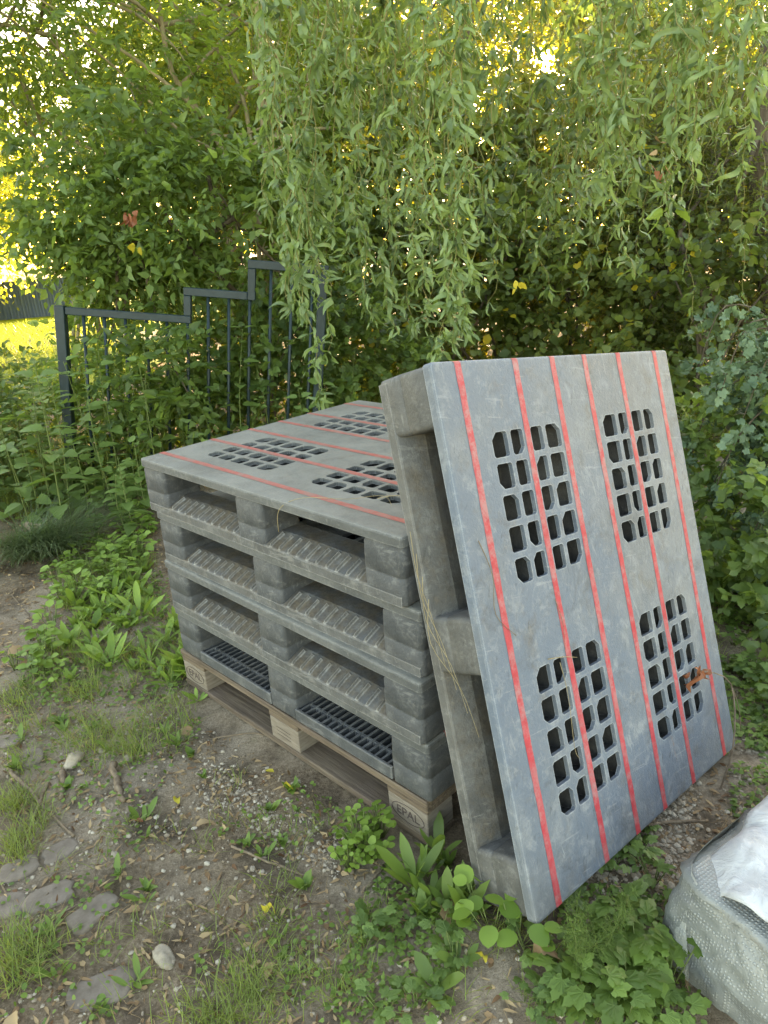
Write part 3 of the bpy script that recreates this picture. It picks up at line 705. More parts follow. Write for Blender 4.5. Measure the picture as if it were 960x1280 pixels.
# dark background trees, then sunlit trees beyond
bt = [((1.5, 11.5), (2.6, 1.6, 2.0), 3.6, L_right, 'shaded tree deep in the wood behind the willow curtain'), ((5.2, 11), (2.6, 1.8, 2.6), 3.0, L_right, 'shaded tree deep in the wood at the right'), ((-2.0, 12.5), (2.0, 1.5, 1.7), 4.0, L_ash, 'shaded tree deep in the wood behind the ash stems')]
for i, ((x, y), r, zc, mt, lab) in enumerate(bt):
    plant('woodland_tree', lab, 'tree', (x, y, 0), [(bend((x, y, 0), (x+.3, y, zc+1), rg, .04, 8), .13, .05)], [((x, y, zc), r, 1500)], mt, rg, .10, .06, T_DIA, 10, .6, .3, .43, .9, gap=1.0, group='shaded trees in the wood', crown='crown', trunk='trunk', seed=200+i*9)
ft = [((-12.6, 22), (4.2, 2.0, 3.6), 4.6), ((-15, 23), (4, 2.0, 3.0), 3.3), ((-2.0, 22), (4.0, 2.5, 3.4), 5.2), ((4.5, 23), (4.2, 2.6, 3.6), 4.8), ((11, 22), (4.2, 2.5, 3.6), 4.4), ((-4.9, 13.8), (1.5, 1.2, 1.6), 3.0)]
fl = ['sunlit yellow-green tree beyond the lawn, above the blue fence', 'sunlit tree beyond the lawn, at the far left edge', 'sunlit tree beyond the wood, left of the low sun', 'sunlit tree beyond the wood, under the low sun', 'sunlit tree beyond the wood, at the far right', 'sunlit young tree at the edge of the lawn, left of the ash']
for i, ((x, y), r, zc) in enumerate(ft):
    plant('sunlit_tree', fl[i], 'tree', (x, y, 0), [(bend((x, y, 0), (x+.3, y, zc+1), rg, .04, 8), .2 if i < 5 else .06, .06 if i < 5 else .02)], [((x, y, zc), r, 3600 if i < 5 else 700)], L_far, rg, .16 if i < 5 else .08, .10 if i < 5 else .05, T_DIA, 9, .9 if i < 5 else .4, .3, .41 if i != 1 else .45, .7 if i < 5 else 1.5, gap=.9, group='sunlit trees beyond the lawn and the wood', crown='crown', trunk='trunk', seed=260+i*9)
for i, (x, y, lab) in enumerate([(-7.4, 13.2, 'low sunlit shrub on the lawn, right of the blue fence gap'), (-12.2, 21.5, 'low sunlit shrub in front of the blue metal fence')]):
    plant('sunlit_shrub', lab, 'bush', (x, y, 0), [], [((x, y, .4), (.8, .5, .45), 260)], L_far, rg, .09, .05, T_DIA, 8, .4, .2, .36, 1.5, group='sunlit shrubs on the lawn', seed=320+i*5)
# the wood beyond, one mass
dw = MB(); r5 = np.random.default_rng(44); n = 2600
P = np.stack([r5.uniform(-30, 34, n), r5.uniform(29, 35, n), r5.uniform(.2, 12.5, n)], 1)
P = P[(vnoise(P, .45, 400) > .26) & ~((P[:, 0] > -10) & (P[:, 0] < -1.5) & (P[:, 2] < 5.5))]
sprigs(dw, None, r5, P, r5.normal(size=P.shape), 1.6, 10, .30, .20, T_DIA, .3, crown_tint(r5, P, 401), .6, .9)
tag(dw.build('distant_wood', L_far), kind='stuff')
# corrugated fence far left
cf = MB(); n = 160; us = np.linspace(0, 1, n); A, B = np.array((-16.5, 23.4)), np.array((-8.9, 24.2)); dv = np.array((-.095, .99))
V = []
for i, u in enumerate(us):
    o_ = A+(B-A)*u+dv*(.03 if (i//2) % 2 else -.03)
    V += [(o_[0], o_[1], 0), (o_[0], o_[1], 1.15)]
cf.add(V, [(2*i, 2*i+2, 2*i+3, 2*i+1) for i in range(n-1)])
tag(cf.build('metal_fence', CORR, smooth=False), 'far blue corrugated metal fence beyond the sunlit lawn', 'fence')

# ------------------------------------------------------------------ willow
wt = thing('willow_tree', 'corkscrew willow whose curly-leaved strands hang over the pallets from above', 'tree', (4.2, 4.6, -.1))
wd = MB()
trunk = path((4.3, 4.7, -.15), (4.2, 4.6, 1.5), (3.9, 4.4, 3.2), (3.3, 4.2, 4.4)); wd.tube(trunk, np.linspace(.22, .12, len(trunk)), 10)
limbs = []
for a, b, c_2 in (((3.6, 4.3, 3.9), (2.0, 3.9, 4.1), (-.5, 3.7, 3.3)), ((3.6, 4.3, 3.9), (2.2, 3.1, 4.0), (.4, 2.9, 3.3)), ((3.4, 4.3, 4.2), (2.0, 4.9, 4.3), (.1, 5.0, 3.6)), ((3.8, 4.4, 3.4), (3.0, 3.2, 3.9), (1.6, 2.5, 3.4))):
    pp = path(a, b, c_2); limbs.append(pp); wd.tube(pp, np.linspace(.09, .02, len(pp)), 8)
wl, ws = MB(), MB()
allp = np.concatenate(limbs)
def strand(px, py, Yd, top, dens=1.0, tb=0., ls=1.0):
    e = at(px, py, Yd); z1 = e[2]; z0 = max(top, z1+.3)
    L = z0-z1; m = max(6, int(L/.06))
    z = np.linspace(z0, z1, m); ph = rg.uniform(0, 6, 4); am = rg.uniform(.014, .045)
    t = np.linspace(0, 1, m)
    dx0, dy0 = rg.normal()*.18, rg.normal()*.12
    x = e[0]+dx0*(1-t)**2+am*np.sin(z*9+ph[0])*t**.5+am*.6*np.sin(z*23+ph[1]); y = e[1]+dy0*(1-t)**2+am*np.cos(z*10+ph[2])+am*.6*np.sin(z*21+ph[3])
    x = x-x[-1]+e[0]; y = y-y[-1]+e[1]
    pts = np.stack([x, y, z], 1)
    vis = pts[:, 2] < top+.01
    ws.tube(pts, np.linspace(.003, .0012, m), 4)
    # attach to the nearest limb
    a = allp[np.argmin(np.linalg.norm(allp-pts[0]-np.array([.2, 0, .3]), axis=1))]
    if a[2] > z0: ws.tube(path(a, (a+pts[0])/2+np.array([0, 0, .18]), pts[0]), .004, 4)
    n = int(L*44*dens)
    tt = np.clip(np.round(rg.random(n)*m/2.2)*2.2+rg.normal(size=n)*.35, 0, m-1.001); i = tt.astype(int); f = (tt-i)[:, None]
    P = pts[i]*(1-f)+pts[np.minimum(i+1, m-1)]*f
    D = rg.normal(size=(n, 3))*.62; D[:, 2] -= 1.0
    N_ = rg.normal(size=(n, 3)); N_[:, 1] -= .5
    ll = rg.uniform(.055, .13, n)*ls; lw2 = ll*rg.uniform(.075, .125, n)
    ti = np.clip(rg.normal(size=n)*.24+.48+tb+rg.normal()*.16, 0, 1); pick = rg.integers(0, len(T_WIL), n)
    keep = sungap(P, .75)
    for q, T in enumerate(T_WIL):
        mk = (pick == q) & keep; leaves(wl, P[mk], D[mk], N_[mk], ll[mk], lw2[mk]*2, T, ti[mk])
def clus(n, x0, x1, y0, y1, Y0, Y1, dens=1., tb=0., ls=1.0):
    for _ in range(n):
        Yd = rg.uniform(Y0, Y1); strand(rg.uniform(x0, x1), rg.uniform(y0, y1), Yd, at(480, -80, Yd)[2]+rg.uniform(-.0, .3), dens, tb, ls)
clus(5, 352, 372, 280, 400, 3.6, 3.9, 1., .15)
strand(398, 500, 3.6, 2.5, 1.5, .2); strand(410, 440, 3.65, 2.5, .8, .15); strand(378, 385, 3.6, 2.4, 1.2, .2); strand(390, 300, 3.65, 2.4, 1.2, .1)
clus(9, 385, 450, 180, 370, 3.6, 4.2, 1.1, .05)
clus(9, 450, 500, 240, 420, 3.6, 4.3, 1.1, 0)
strand(552, 440, 3.3, 2.6, 1.6, .25); strand(566, 430, 3.3, 2.6, 1.5, .25); strand(580, 400, 3.3, 2.6, 1.3, .2); strand(588, 330, 3.3, 2.6, 1.3, .2); strand(540, 460, 3.6, 2.6, 1.2, .1)
clus(10, 500, 620, 260, 430, 3.7, 4.6, 1.0, -.05)
clus(8, 600, 700, 200, 420, 3.9, 4.8, .9, -.1)
clus(7, 640, 740, 150, 380, 3.6, 4.6, .9, -.05)
clus(7, 700, 800, 230, 400, 4.0, 4.9, .8, -.15)
clus(8, 755, 800, 110, 250, 3.2, 3.8, 1.2, .15)
clus(5, 815, 850, 150, 310, 3.3, 3.7, .9, .1)
clus(9, 860, 960, 60, 210, 3.0, 3.6, 1.3, .12)
clus(6, 760, 960, 0, 100, 3.0, 3.6, 1.2, .15)
clus(7, 860, 960, 180, 420, 4.2, 5.0, .8, -.25, .8)
clus(8, 380, 640, -20, 160, 3.6, 4.2, 1.2, .05)
strand(795, 345, 3.5, 2.5, .7, .1); strand(840, 290, 3.4, 2.5, 1.0, .25)
O = np.array(wt.location)
wd.build('trunk', BARK, wt, (4.2, 4.6, -.1)); wl.build('foliage', L_willow, wt, (4.2, 4.6, -.1)); ws.build('twigs', WSTEM, wt, (4.2, 4.6, -.1))
# dead brown leaves caught in the greenery
def dead_bunch(c, label, n=6, s=.045, mat=L_rust):
    m = MB(); c = np.array(c)
    leaves(m, c+rg.normal(size=(n, 3))*.018, rg.normal(size=(n, 3))*.7+np.array([0, 0, -.7]), rg.normal(size=(n, 3)), s*rg.uniform(.6, 1.2, n), s*.5, T_SERR, rg.random(n))
    o = m.build('dead_leaf_cluster', mat, None, c); o.location = c; return tag(o, label, 'dead leaves')
dead_bunch(at(826, 215, 3.3), 'reddish brown dead leaf cluster caught in the hanging willow strands')
dead_bunch(at(830, 175, 3.3), 'pale pinkish dead leaf just above the brown cluster in the willow', 3, .04, L_dry)
dead_bunch(at(160, 272, 4.85), 'rust brown dead leaf cluster on the climber above the railing', 11, .07)
dead_bunch(at(166, 306, 4.85), 'bright yellow leaves under the rust brown cluster on the climber', 4, .07, L_yellow)
dead_bunch(at(642, 352, 4.3), 'single yellow leaf hanging in the hedge above the leaning pallet', 3, .07, L_yellow)
dead_bunch(at(832, 270, 3.35), 'yellow-green curled leaves hanging below the brown cluster in the willow', 8, .08, L_lime)

# ------------------------------------------------------------------ nettles and tall herbs at the railing foot
def nettle(h, nl, ls, rr, T=T_SERR, lean=.1):
    st, lf = MB(), MB(); top = np.array([rr.normal()*lean*h, rr.normal()*lean*h, h]); P = path((0, 0, 0), top*.5+rr.normal(size=3)*.02, top)
    st.tube(P, np.linspace(.004, .0015, len(P)), 5)
    for i in range(nl):
        t = .12+.88*i/(nl-1); p = P[int(t*(len(P)-1))]; a0 = i*math.pi/2+rr.uniform(-.3, .3)
        for s in (0, math.pi):
            a = a0+s; el = .15+.5*t; D = np.array([[math.cos(a)*math.cos(el), math.sin(a)*math.cos(el), math.sin(el)-.35]])
            L = ls*(1.15-.65*t)*rr.uniform(.8, 1.15); leaves(lf, (p+D[0]*.02)[None], D, np.array([[0, 0, 1.]])+rr.normal(size=(1, 3))*.2, L, L*.62, T, np.clip(.35+.4*t+rr.normal()*.1, 0, 1))
    return st, lf
def variants(k_, fn): return [fn(np.random.default_rng(500+k_*10+i)) for i in range(3)]
def herb(name, label, cat, group, protos, spots, mats, scale=(.8, 1.2)):
    """protos = list of [(part_name, MB)], copied over the spots"""
    first = []
    for i, (x, y) in enumerate(spots):
        j = i % len(protos)
        if len(first) <= j:
            o = thing(name, label, cat, group=group)
            for (pn, mb), mt in zip(protos[j], mats): mb.build(pn, mt, o)
            first.append(o)
        else: o = dup(first[j])
        z = float(gz(x, y)); o.location = (x, y, z-.004); o.rotation_euler = (rg.normal()*.07, rg.normal()*.07, rg.uniform(0, 6.28)); s = rg.uniform(*scale); o.scale = (s, s, s)
def spread(n, poly, mind=.0, avoid=True):
    """n points inside ground quadrilateral given in world x, y"""
    P = []; poly = np.array(poly); lo, hi = poly.min(0), poly.max(0); tries = 0
    while len(P) < n and tries < 20000:
        tries += 1; q = rg.uniform(lo, hi); ins = True
        c = 0
        for i in range(len(poly)):
            a, b = poly[i], poly[(i+1) % len(poly)]
            if ((a[1] > q[1]) != (b[1] > q[1])) and q[0] < (b[0]-a[0])*(q[1]-a[1])/(b[1]-a[1])+a[0]: c += 1
        if c % 2 == 0: continue
        if avoid:
            uv = stack_uv(np.array([[q[0], q[1]]]))[0]
            if -.02 < uv[0] < 1.22 and -.015 < uv[1] < 1.02: continue
        if mind and any(np.hypot(*(q-p)) < mind for p in P): continue
        P.append(q)
    return P
def G(*px): return [atg(a, b)[:2] for a, b in px]
def nprot(h, nl, ls, T=T_SERR): return [list(zip(('stem', 'foliage'), nettle(h, nl, ls, np.random.default_rng(600+i), T))) for i in range(4)]
herb('nettle_plant', 'tall nettle-like herb with toothed leaves in the band of weeds before the railing', 'weed', 'nettles before the railing', nprot(.85, 9, .14), spread(52, [(-2.9, 4.0), (-1.7, 3.9), (-1.1, 4.7), (-.3, 4.75), (-.3, 5.0), (-2.9, 5.0)]), (STEMG, L_nettle), (.6, 1.25))
herb('nettle_plant', 'shorter nettle-like herb in the weed bank left of the stack and the railing', 'weed', 'low nettles left of the stack', nprot(.42, 7, .12), spread(50, G((95, 650), (200, 690), (205, 570), (90, 575)))+spread(60, [(-4.2, 5.2), (-2.4, 4.4), (-2.3, 5.2), (-4.2, 6.2)])+spread(14, G((0, 610), (100, 620), (110, 590), (0, 585))), (STEMG, L_nettle), (.7, 1.2))
plant('meadow_herbs', 'pale green herbs and shrubs at the left edge beside the railing', 'bush', (-3.1, 5.4, 0), [], [((-3.0, 5.3, .45), (.55, .45, .5), 330), ((-3.6, 6.2, .5), (.9, .6, .45), 260)], L_nettle, rg, .06, .04, T_ACUTE, 8, .25, .3, .3, 2.5, stem_mat=STEMG, seed=401)
# ------------------------------------------------------------------ ground weeds
def rosette(rr, n=9, L=.16, W=.3, T=T_DOCK, el=(.5, 1.1)):
    m = MB(); a = np.arange(n)*2.4+rr.random(); e = rr.uniform(*el, n)
    D = np.stack([np.cos(a)*np.cos(e), np.sin(a)*np.cos(e), np.sin(e)], 1); N_ = np.stack([-np.cos(a)*np.sin(e), -np.sin(a)*np.sin(e), np.cos(e)], 1)+rr.normal(size=(n, 3))*.15
    ll = L*rr.uniform(.6, 1.15, n); leaves(m, np.zeros((n, 3))+rr.normal(size=(n, 3))*[.006, .006, .001], D, N_, ll, ll*W, T, np.clip(rr.normal(size=n)*.2+.5, 0, 1)); return m
def rprot(n, L, W, T=T_DOCK, el=(.5, 1.1), k_=3): return [[('leaves', rosette(np.random.default_rng(700+i), n+(i % 2)*2, L*(1, .8, 1.1, .7)[i], W*(1, 1.35, .75, 1.6)[i], (T, T_SERR, T_DOCK, T_OVAL)[i], el))] for i in range(4)]
lush = G((75, 850), (230, 860), (260, 800), (205, 760), (195, 700), (130, 680), (85, 740), (60, 800))
herb('dock_plant', 'broad-leaved bright green weed in the lush patch left of the stack', 'weed', 'broad-leaved weeds left of the stack', rprot(8, .13, .26), spread(62, lush, .03)+spread(8, G((235, 870), (310, 900), (280, 850), (235, 820))), (L_lime,), (.5, 1.1))
herb('dock_plant', 'small bright weed dotted along the dirt left of the lush patch', 'weed', 'small weeds on the bare dirt', rprot(6, .06, .30), spread(34, G((0, 1280), (430, 1280), (520, 1120), (420, 1000), (300, 920), (60, 880), (0, 900)), .04), (L_weed,), (.5, 1.2))
herb('dock_plant', 'upright lance-leaved weed at the foot of the leaning pallet by the wooden corner', 'weed', 'weeds at the foot of the leaning pallet', rprot(7, .115, .28, T_DOCK, (.7, 1.3)), spread(10, G((500, 1150), (590, 1170), (600, 1110), (560, 1050), (535, 1080)), .03), (L_weed,), (.7, 1.1))
herb('pale_weed', 'pale sage-like rosette nearest the bottom edge in front of the leaning pallet', 'weed', None, rprot(7, .085, .36, T_DOCK, (.5, 1.1)), [atg(545, 1245)[:2]], (L_nettle,), (.9, 1.1))
herb('pale_weed', 'smaller sage-like rosette just behind the pale rosette nearest the bottom edge', 'weed', None, rprot(7, .07, .36, T_DOCK, (.5, 1.1)), [atg(575, 1218)[:2]], (L_nettle,), (.9, 1.1))
def seedling(rr, n=8, h=.09, ls=.045, T=T_ROUND):
    m = MB(); s = MB()
    for i in range(n):
        a = rr.uniform(0, 6.28); d = rr.uniform(.01, .05); hh = h*rr.uniform(.5, 1.1); p = np.array([math.cos(a)*d, math.sin(a)*d, hh])
        s.tube([(p[0]*.2, p[1]*.2, 0), (p[0]*.7, p[1]*.7, hh*.6), p], .0012, 4); D = np.array([[math.cos(a), math.sin(a), rr.uniform(-.2, .4)]])
        L = ls*rr.uniform(.7, 1.2); leaves(m, p[None], D, np.array([[0, 0, 1.]])+rr.normal(size=(1, 3))*.25, L, L*.75, T, rr.random())
    return [('leaves', m), ('stem', s)]
herb('round_leaved_weed', 'round-leaved bright seedling under the bottom corner of the leaning pallet', 'weed', 'round-leaved seedlings', [seedling(np.random.default_rng(i), 7, .08, .04) for i in range(2)], [atg(615, 1185)[:2], atg(600, 1165)[:2], atg(650, 1196)[:2]], (L_lime, STEMG), (.8, 1.1))
herb('clover_clump', 'lime green small-leaved clump beside the corner of the wooden pallet', 'weed', 'small-leaved clumps by the wooden pallet', [seedling(np.random.default_rng(20+i), 46, .08, .019, T_ROUND) for i in range(2)], [atg(452, 1062)[:2], atg(475, 1045)[:2], atg(438, 1085)[:2], atg(465, 1075)[:2]], (L_lime, STEMG), (.8, 1.2))
herb('lobed_plant', 'light green plant with hand-shaped leaves in front of the bubble-wrapped bundle', 'weed', 'hand-leaved plants beside the bundle', [seedling(np.random.default_rng(40+i), 8, .09, .046, T_PALM) for i in range(3)], [q for q in spread(16, G((690, 1300), (850, 1300), (850, 1200), (790, 1150), (720, 1180)), .03)], (L_weed, STEMG), (.7, 1.25))
herb('lobed_plant', 'dark green small plant with lobed leaves low in front of the leaning pallet', 'weed', 'small lobed plants in front', [seedling(np.random.default_rng(60+i), 9, .04, .024, T_PALM) for i in range(3)], spread(16, G((480, 1290), (720, 1290), (760, 1160), (640, 1170), (560, 1170), (420, 1130)), .02)+spread(12, G((640, 1120), (860, 960), (850, 1100), (760, 1170))), (L_nettle, STEMG), (.7, 1.3))
herb('lobed_plant', 'small low plant on the dirt by the right background beyond the leaning pallet', 'weed', 'small plants beyond the leaning pallet', [seedling(np.random.default_rng(80+i), 12, .06, .04, T_LOB3) for i in range(3)], spread(26, [(1.0, 1.75), (1.25, 1.9), (1.9, 2.6), (1.3, 2.6), (1.05, 2.1)], .02), (L_bramble, STEMG), (.7, 1.3))
herb('leafy_seedling', 'small yellow-green seedling in the weeds beside the left side of the stack', 'weed', 'seedlings left of the stack', [seedling(np.random.default_rng(90+i), 14, .10, .04, T_OVAL) for i in range(3)], spread(42, G((70, 760), (200, 740), (190, 650), (90, 670)), .03)+spread(10, G((10, 850), (70, 860), (80, 780), (20, 800)), .03), (L_lime, STEMG), (.6, 1.3))
# fennel
fe = thing('fennel_plant', 'feathery fennel-like plant under the lower edge of the leaning pallet', 'weed', tuple(np.append(atg(728, 1215)[:2], -.02)))
fm, fs = MB(), MB(); rr = np.random.default_rng(5)
for i in range(7):
    tip = np.array([rr.normal()*.04, rr.normal()*.035, rr.uniform(.12, .24)]); P = path((0, 0, 0), tip*.5+rr.normal(size=3)*.008, tip); fs.tube(P, np.linspace(.0016, .0006, len(P)), 4)
    for p in P[2:]:
        A = []
        for j in range(9):
            d = nrm(rr.normal(size=3)+np.array([0, 0, .3]))*rr.uniform(.02, .045); A.append([p, p+d*.5, p+d])
            for q in range(4): dd = nrm(rr.normal(size=3))*.012; A.append([p+d*.6, p+d*.6+dd*.5, p+d*.6+dd])
        ribbons(fm, A, .5, .0007)
fs.build('stem', STEMG, fe); fm.build('foliage', L_weed, fe)
# drooping grass clump at left
def blades(rr, C, L, W, lean, tint, seg=5, out=None):
    """C (n,3) roots"""
    n = len(C); a = rr.uniform(0, 6.28, n) if out is None else out; t = np.linspace(0, 1, seg)
    d = np.stack([np.cos(a), np.sin(a), 0*a], 1); sd = np.stack([-np.sin(a), np.cos(a), 0*a], 1)
    ln = rr.uniform(*lean, n); LL = L*rr.uniform(.5, 1.1, n)
    hor = (ln[:, None]*t+.6*ln[:, None]*t**2)*LL[:, None]; ver = (t-(ln[:, None]*.42)*t**2.2)*LL[:, None]
    M_ = C[:, None]+d[:, None]*hor[..., None]+np.array([0, 0, 1.])*ver[..., None]
    wv = W*(1-t**1.6*.97)
    V = np.stack([M_-sd[:, None]*wv[None, :, None], M_+sd[:, None]*wv[None, :, None]], 2)
    F = np.array([(2*i, 2*i+1, 2*i+3, 2*i+2) for i in range(seg-1)])[None]+(np.arange(n)*seg*2)[:, None, None]
    return V.reshape(-1, 3), F.reshape(-1, 4), np.repeat(np.broadcast_to(tint, (n,)), seg*2)
gc = thing('grass_clump', 'dark green clump of long drooping grass at the left edge', 'grass', (*atg(48, 690)[:2], 0)); rr = np.random.default_rng(8)
for s_, n in ((0, 1300),):
    C = rr.normal(size=(n, 3))*[.09, .07, 0]; a = rr.normal(size=n)*1.1-.6; v, f, t = blades(rr, C, .36, .0022, (.5, 1.25), rr.random(n), 7, a); m = MB(); m.add(v, f, t); m.build('blades', L_darkgrass, gc)
# grass, one mass of tufts and short blades
gm = MB(); rr = np.random.default_rng(9)
def turf(poly, ntuft, per, L, W=.0011, lean=(.2, .9), spreadr=.025):
    T_ = spread(ntuft, poly); C = np.repeat(np.array(T_), per, 0)+rr.normal(size=(len(T_)*per, 2))*spreadr
    z = gz(C[:, 0], C[:, 1]); C = np.concatenate([C, z[:, None]-.003], 1); v, f, t = blades(rr, C, L*rr.uniform(.6, 1.1), W, lean, np.clip(rr.random(len(C))*.8+.1, 0, 1)); gm.add(v, f, t)
turf(G((0, 1290), (480, 1290), (560, 1150), (420, 1000), (280, 900), (0, 900)), 26, 20, .06)
turf(G((330, 1280), (460, 1280), (470, 1150), (360, 1020), (330, 1080)), 26, 22, .07)
turf(G((100, 960), (230, 950), (230, 860), (60, 850), (60, 900)), 34, 22, .11)
turf(lush, 60, 22, .12); turf(G((0, 960), (60, 960), (60, 860), (0, 840)), 12, 30, .10)
turf(G((0, 1070), (55, 1070), (55, 1010), (0, 990)), 8, 40, .09); turf(G((0, 1230), (60, 1220), (50, 1160), (0, 1160)), 8, 40, .10); turf(G((0, 1050-20), (40, 1020), (30, 990), (0, 985)), 5, 40, .1)
turf(G((230, 1290), (330, 1290), (320, 1220), (240, 1230)), 8, 60, .09, spreadr=.03)
turf(G((0, 650), (100, 660), (95, 610), (0, 600)), 70, 30, .12); turf([(-4.5, 4.9), (-2.3, 4.6), (-2.4, 6.2), (-4.8, 6.8)], 120, 30, .22, .002)
turf(G((540, 1280), (700, 1280), (740, 1180), (540, 1150)), 14, 16, .07); turf([(1.0, 1.85), (1.9, 2.4), (1.6, 3.1), (1.0, 2.3)], 40, 24, .12)
turf([(-16, 13.5), (-5, 13.5), (-5, 21), (-18, 21)], 1300, 10, .30, .012, spreadr=.15)
turf([(-12, 9), (-3.6, 9), (-3.6, 14), (-14, 14)], 700, 12, .30, .006, spreadr=.1)
tag(gm.build('grass', L_grass), kind='stuff')
# low ground cover
cm = MB()
def cover(poly, n, s, T, mx=.5):
    P = np.array(spread(n, poly)); ok = vnoise(np.c_[P, P[:, 0]*0], 5, 77) > mx; P = P[ok]; m = len(P); P = np.c_[P, gz(P[:, 0], P[:, 1])+rr.uniform(.004, .02, m)]
    leaves(cm, P, np.c_[rr.normal(size=(m, 2)), rr.normal(size=m)*.25], np.array([0, 0, 1.])+rr.normal(size=(m, 3))*.3, s*rr.uniform(.6, 1.2, m), s*.7*rr.uniform(.6, 1.2, m), T, rr.random(m))
cover(G((0, 1290), (900, 1290), (850, 1100), (600, 1180), (420, 1000), (230, 870), (0, 840)), 2200, .013, T_ROUND, .58)
cover(G((20, 880), (230, 870), (200, 660), (60, 690)), 2600, .018, T_ROUND, .46)
cover(G((400, 1290), (860, 1290), (860, 1130), (740, 1110), (600, 1190), (480, 1080)), 1500, .014, T_LOB3, .54)
cover([(.8, 1.4), (1.4, 1.3), (1.8, 2.0), (1.0, 1.85)], 1500, .018, T_LOB3, .45)
cover([(.9, 1.8), (1.5, 1.8), (2.3, 3.2), (1.4, 3.2)], 2600, .03, T_LOB3, .35)
tag(cm.build('ground_cover', L_weed), kind='stuff')

# ------------------------------------------------------------------ stones, sticks, litter
bm = bmesh.new(); bmesh.ops.create_icosphere(bm, subdivisions=1, radius=1); IV = np.array([v.co[:] for v in bm.verts]); IF = np.array([[v.index for v in f.verts] for f in bm.faces]); bm.free()
bm = bmesh.new(); bmesh.ops.create_icosphere(bm, subdivisions=3, radius=1); IV3 = np.array([v.co[:] for v in bm.verts]); IF3 = np.array([[v.index for v in f.verts] for f in bm.faces]); bm.free()
pm = MB()
def gravel(poly, n, s0, s1, thr=.0):
    P = np.array(spread(n, poly)); ok = vnoise(np.c_[P, P[:, 0]*0], 4, 33) > thr; P = P[ok]; m = len(P)
    s = s0+(s1-s0)*rr.random(m)**3; z = gz(P[:, 0], P[:, 1])+s*.15
    V = IV[None]*(s[:, None, None]*rr.uniform(.55, 1.1, (m, 1, 3)))*(1+rr.uniform(-.22, .22, (m, len(IV), 1))); V[..., 2] *= .7
    a = rr.uniform(0, 6.28, m); c, s_ = np.cos(a)[:, None], np.sin(a)[:, None]; V = np.stack([V[..., 0]*c-V[..., 1]*s_, V[..., 0]*s_+V[..., 1]*c, V[..., 2]], -1)+np.c_[P, z][:, None]
    F = IF[None]+(np.arange(m)*len(IV))[:, None, None]; pm.add(V.reshape(-1, 3), F.reshape(-1, 3), np.repeat(rr.random(m), len(IV)))
gravel(G((0, 1290), (850, 1290), (850, 1000), (560, 1180), (420, 1010), (230, 880), (0, 860)), 2800, .0014, .0095, .3)
gravel(G((250, 940), (440, 1050), (420, 1100), (240, 1000)), 900, .0018, .009); gravel(G((620, 1110), (880, 960), (870, 1100), (760, 1170)), 2000, .002, .012)
gravel([(.75, 1.45), (1.3, 1.3), (1.8, 1.9), (1.05, 1.85)], 1500, .002, .010); gravel([(1.0, 1.8), (1.7, 1.8), (1.9, 2.9), (1.4, 2.7)], 1000, .002, .012); gravel(G((60, 880), (230, 870), (200, 700), (60, 690)), 900, .002, .009)
tag(pm.build('gravel', PEBBLE, smooth=False), kind='stuff')
lm = MB()
P = np.array(spread(4200, G((0, 1290), (860, 1290), (1050, 950), (880, 940), (560, 1180), (420, 1010), (230, 880), (200, 650), (0, 640)))); m = len(P); P = np.c_[P, gz(P[:, 0], P[:, 1])+.004]
leaves(lm, P, np.c_[rr.normal(size=(m, 2)), rr.normal(size=m)*.15], np.array([0, 0, 1.])+rr.normal(size=(m, 3))*.35, rr.uniform(.008, .036, m), rr.uniform(.003, .014, m), T_ACUTE, rr.random(m))
A = []
for p in P[:2200]:
    d = nrm(np.append(rr.normal(size=2), rr.normal()*.1))*rr.uniform(.01, .05); A.append([p, p+d*.5+[0, 0, .003], p+d])
ribbons(lm, A, .7, .0009)
tag(lm.build('leaf_litter', L_dry), kind='stuff')
def stone(px, py, s, label, mat=ROCK, flat=.5, grp=None, ang=.25, name='stone'):
    q = atg(px, py); m = MB(); r3 = np.random.default_rng(int(px*7+py)); V = IV3*(1+(vnoise(IV3+px, 1.6, 5)[:, None]-.5)*.7+(vnoise(IV3+py, 5, 6)[:, None]-.5)*ang)
    V = V*np.array([s, s*r3.uniform(.6, .9), s*flat]); m.add(V, IF3, .9); o = m.build(name, mat, smooth=True); o.location = (q[0], q[1], float(gz(q[0], q[1]))+s*flat*.35); o.rotation_euler = (0, 0, r3.uniform(0, 6)); return tag(o, label, 'stone', grp)
stone(93, 950, .035, 'largest pale rough stone at the lower edge of the lush weeds', flat=.6)
stone(205, 1198, .033, 'flat pale crusty stone on bare dirt near the bottom of the photo', flat=.3)
stone(142, 1065, .014, 'small white stone right of the sticks', flat=.5); stone(160, 945, .018, 'small cream stone right of the largest pale stone'); stone(128, 935, .016, 'small tan stone against the weeds, nearest the largest pale stone')
stone(160, 133+640+330, .008, 'tiny white pebble below the small white stone'); stone(548, 1040+190, .008, 'little white pebble by the pale rosette')
def flag(px, py, sx, sy, rz, label):
    q = atg(px, py); r3 = np.random.default_rng(int(px+py*3)); m = MB(); n = 14; rings = []
    rad = [r3.uniform(.85, 1.05) for _ in range(n)]
    for z, k_ in ((-.03, .98), (.004, 1.0), (.009, .95), (.0105, .8)):
        ring = []
        for i in range(n):
            a = 2*math.pi*i/n; cx, cy = math.cos(a), math.sin(a); p = (abs(cx)**4+abs(cy)**4)**-.25
            ring.append((1.25*sx*cx*p*rad[i]*k_, 1.3*sy*cy*p*rad[i]*k_, z))
        rings.append(ring)
    loft(m, rings); m.t = [t*0+.9 for t in m.t]; o = m.build('paving_stone', FLAG); o.location = (q[0], q[1], float(gz(q[0], q[1]))-.004); o.rotation_euler = (r3.normal()*.02, r3.normal()*.02, rz); return tag(o, label, 'paving stone', 'paving stones sunk in the dirt')
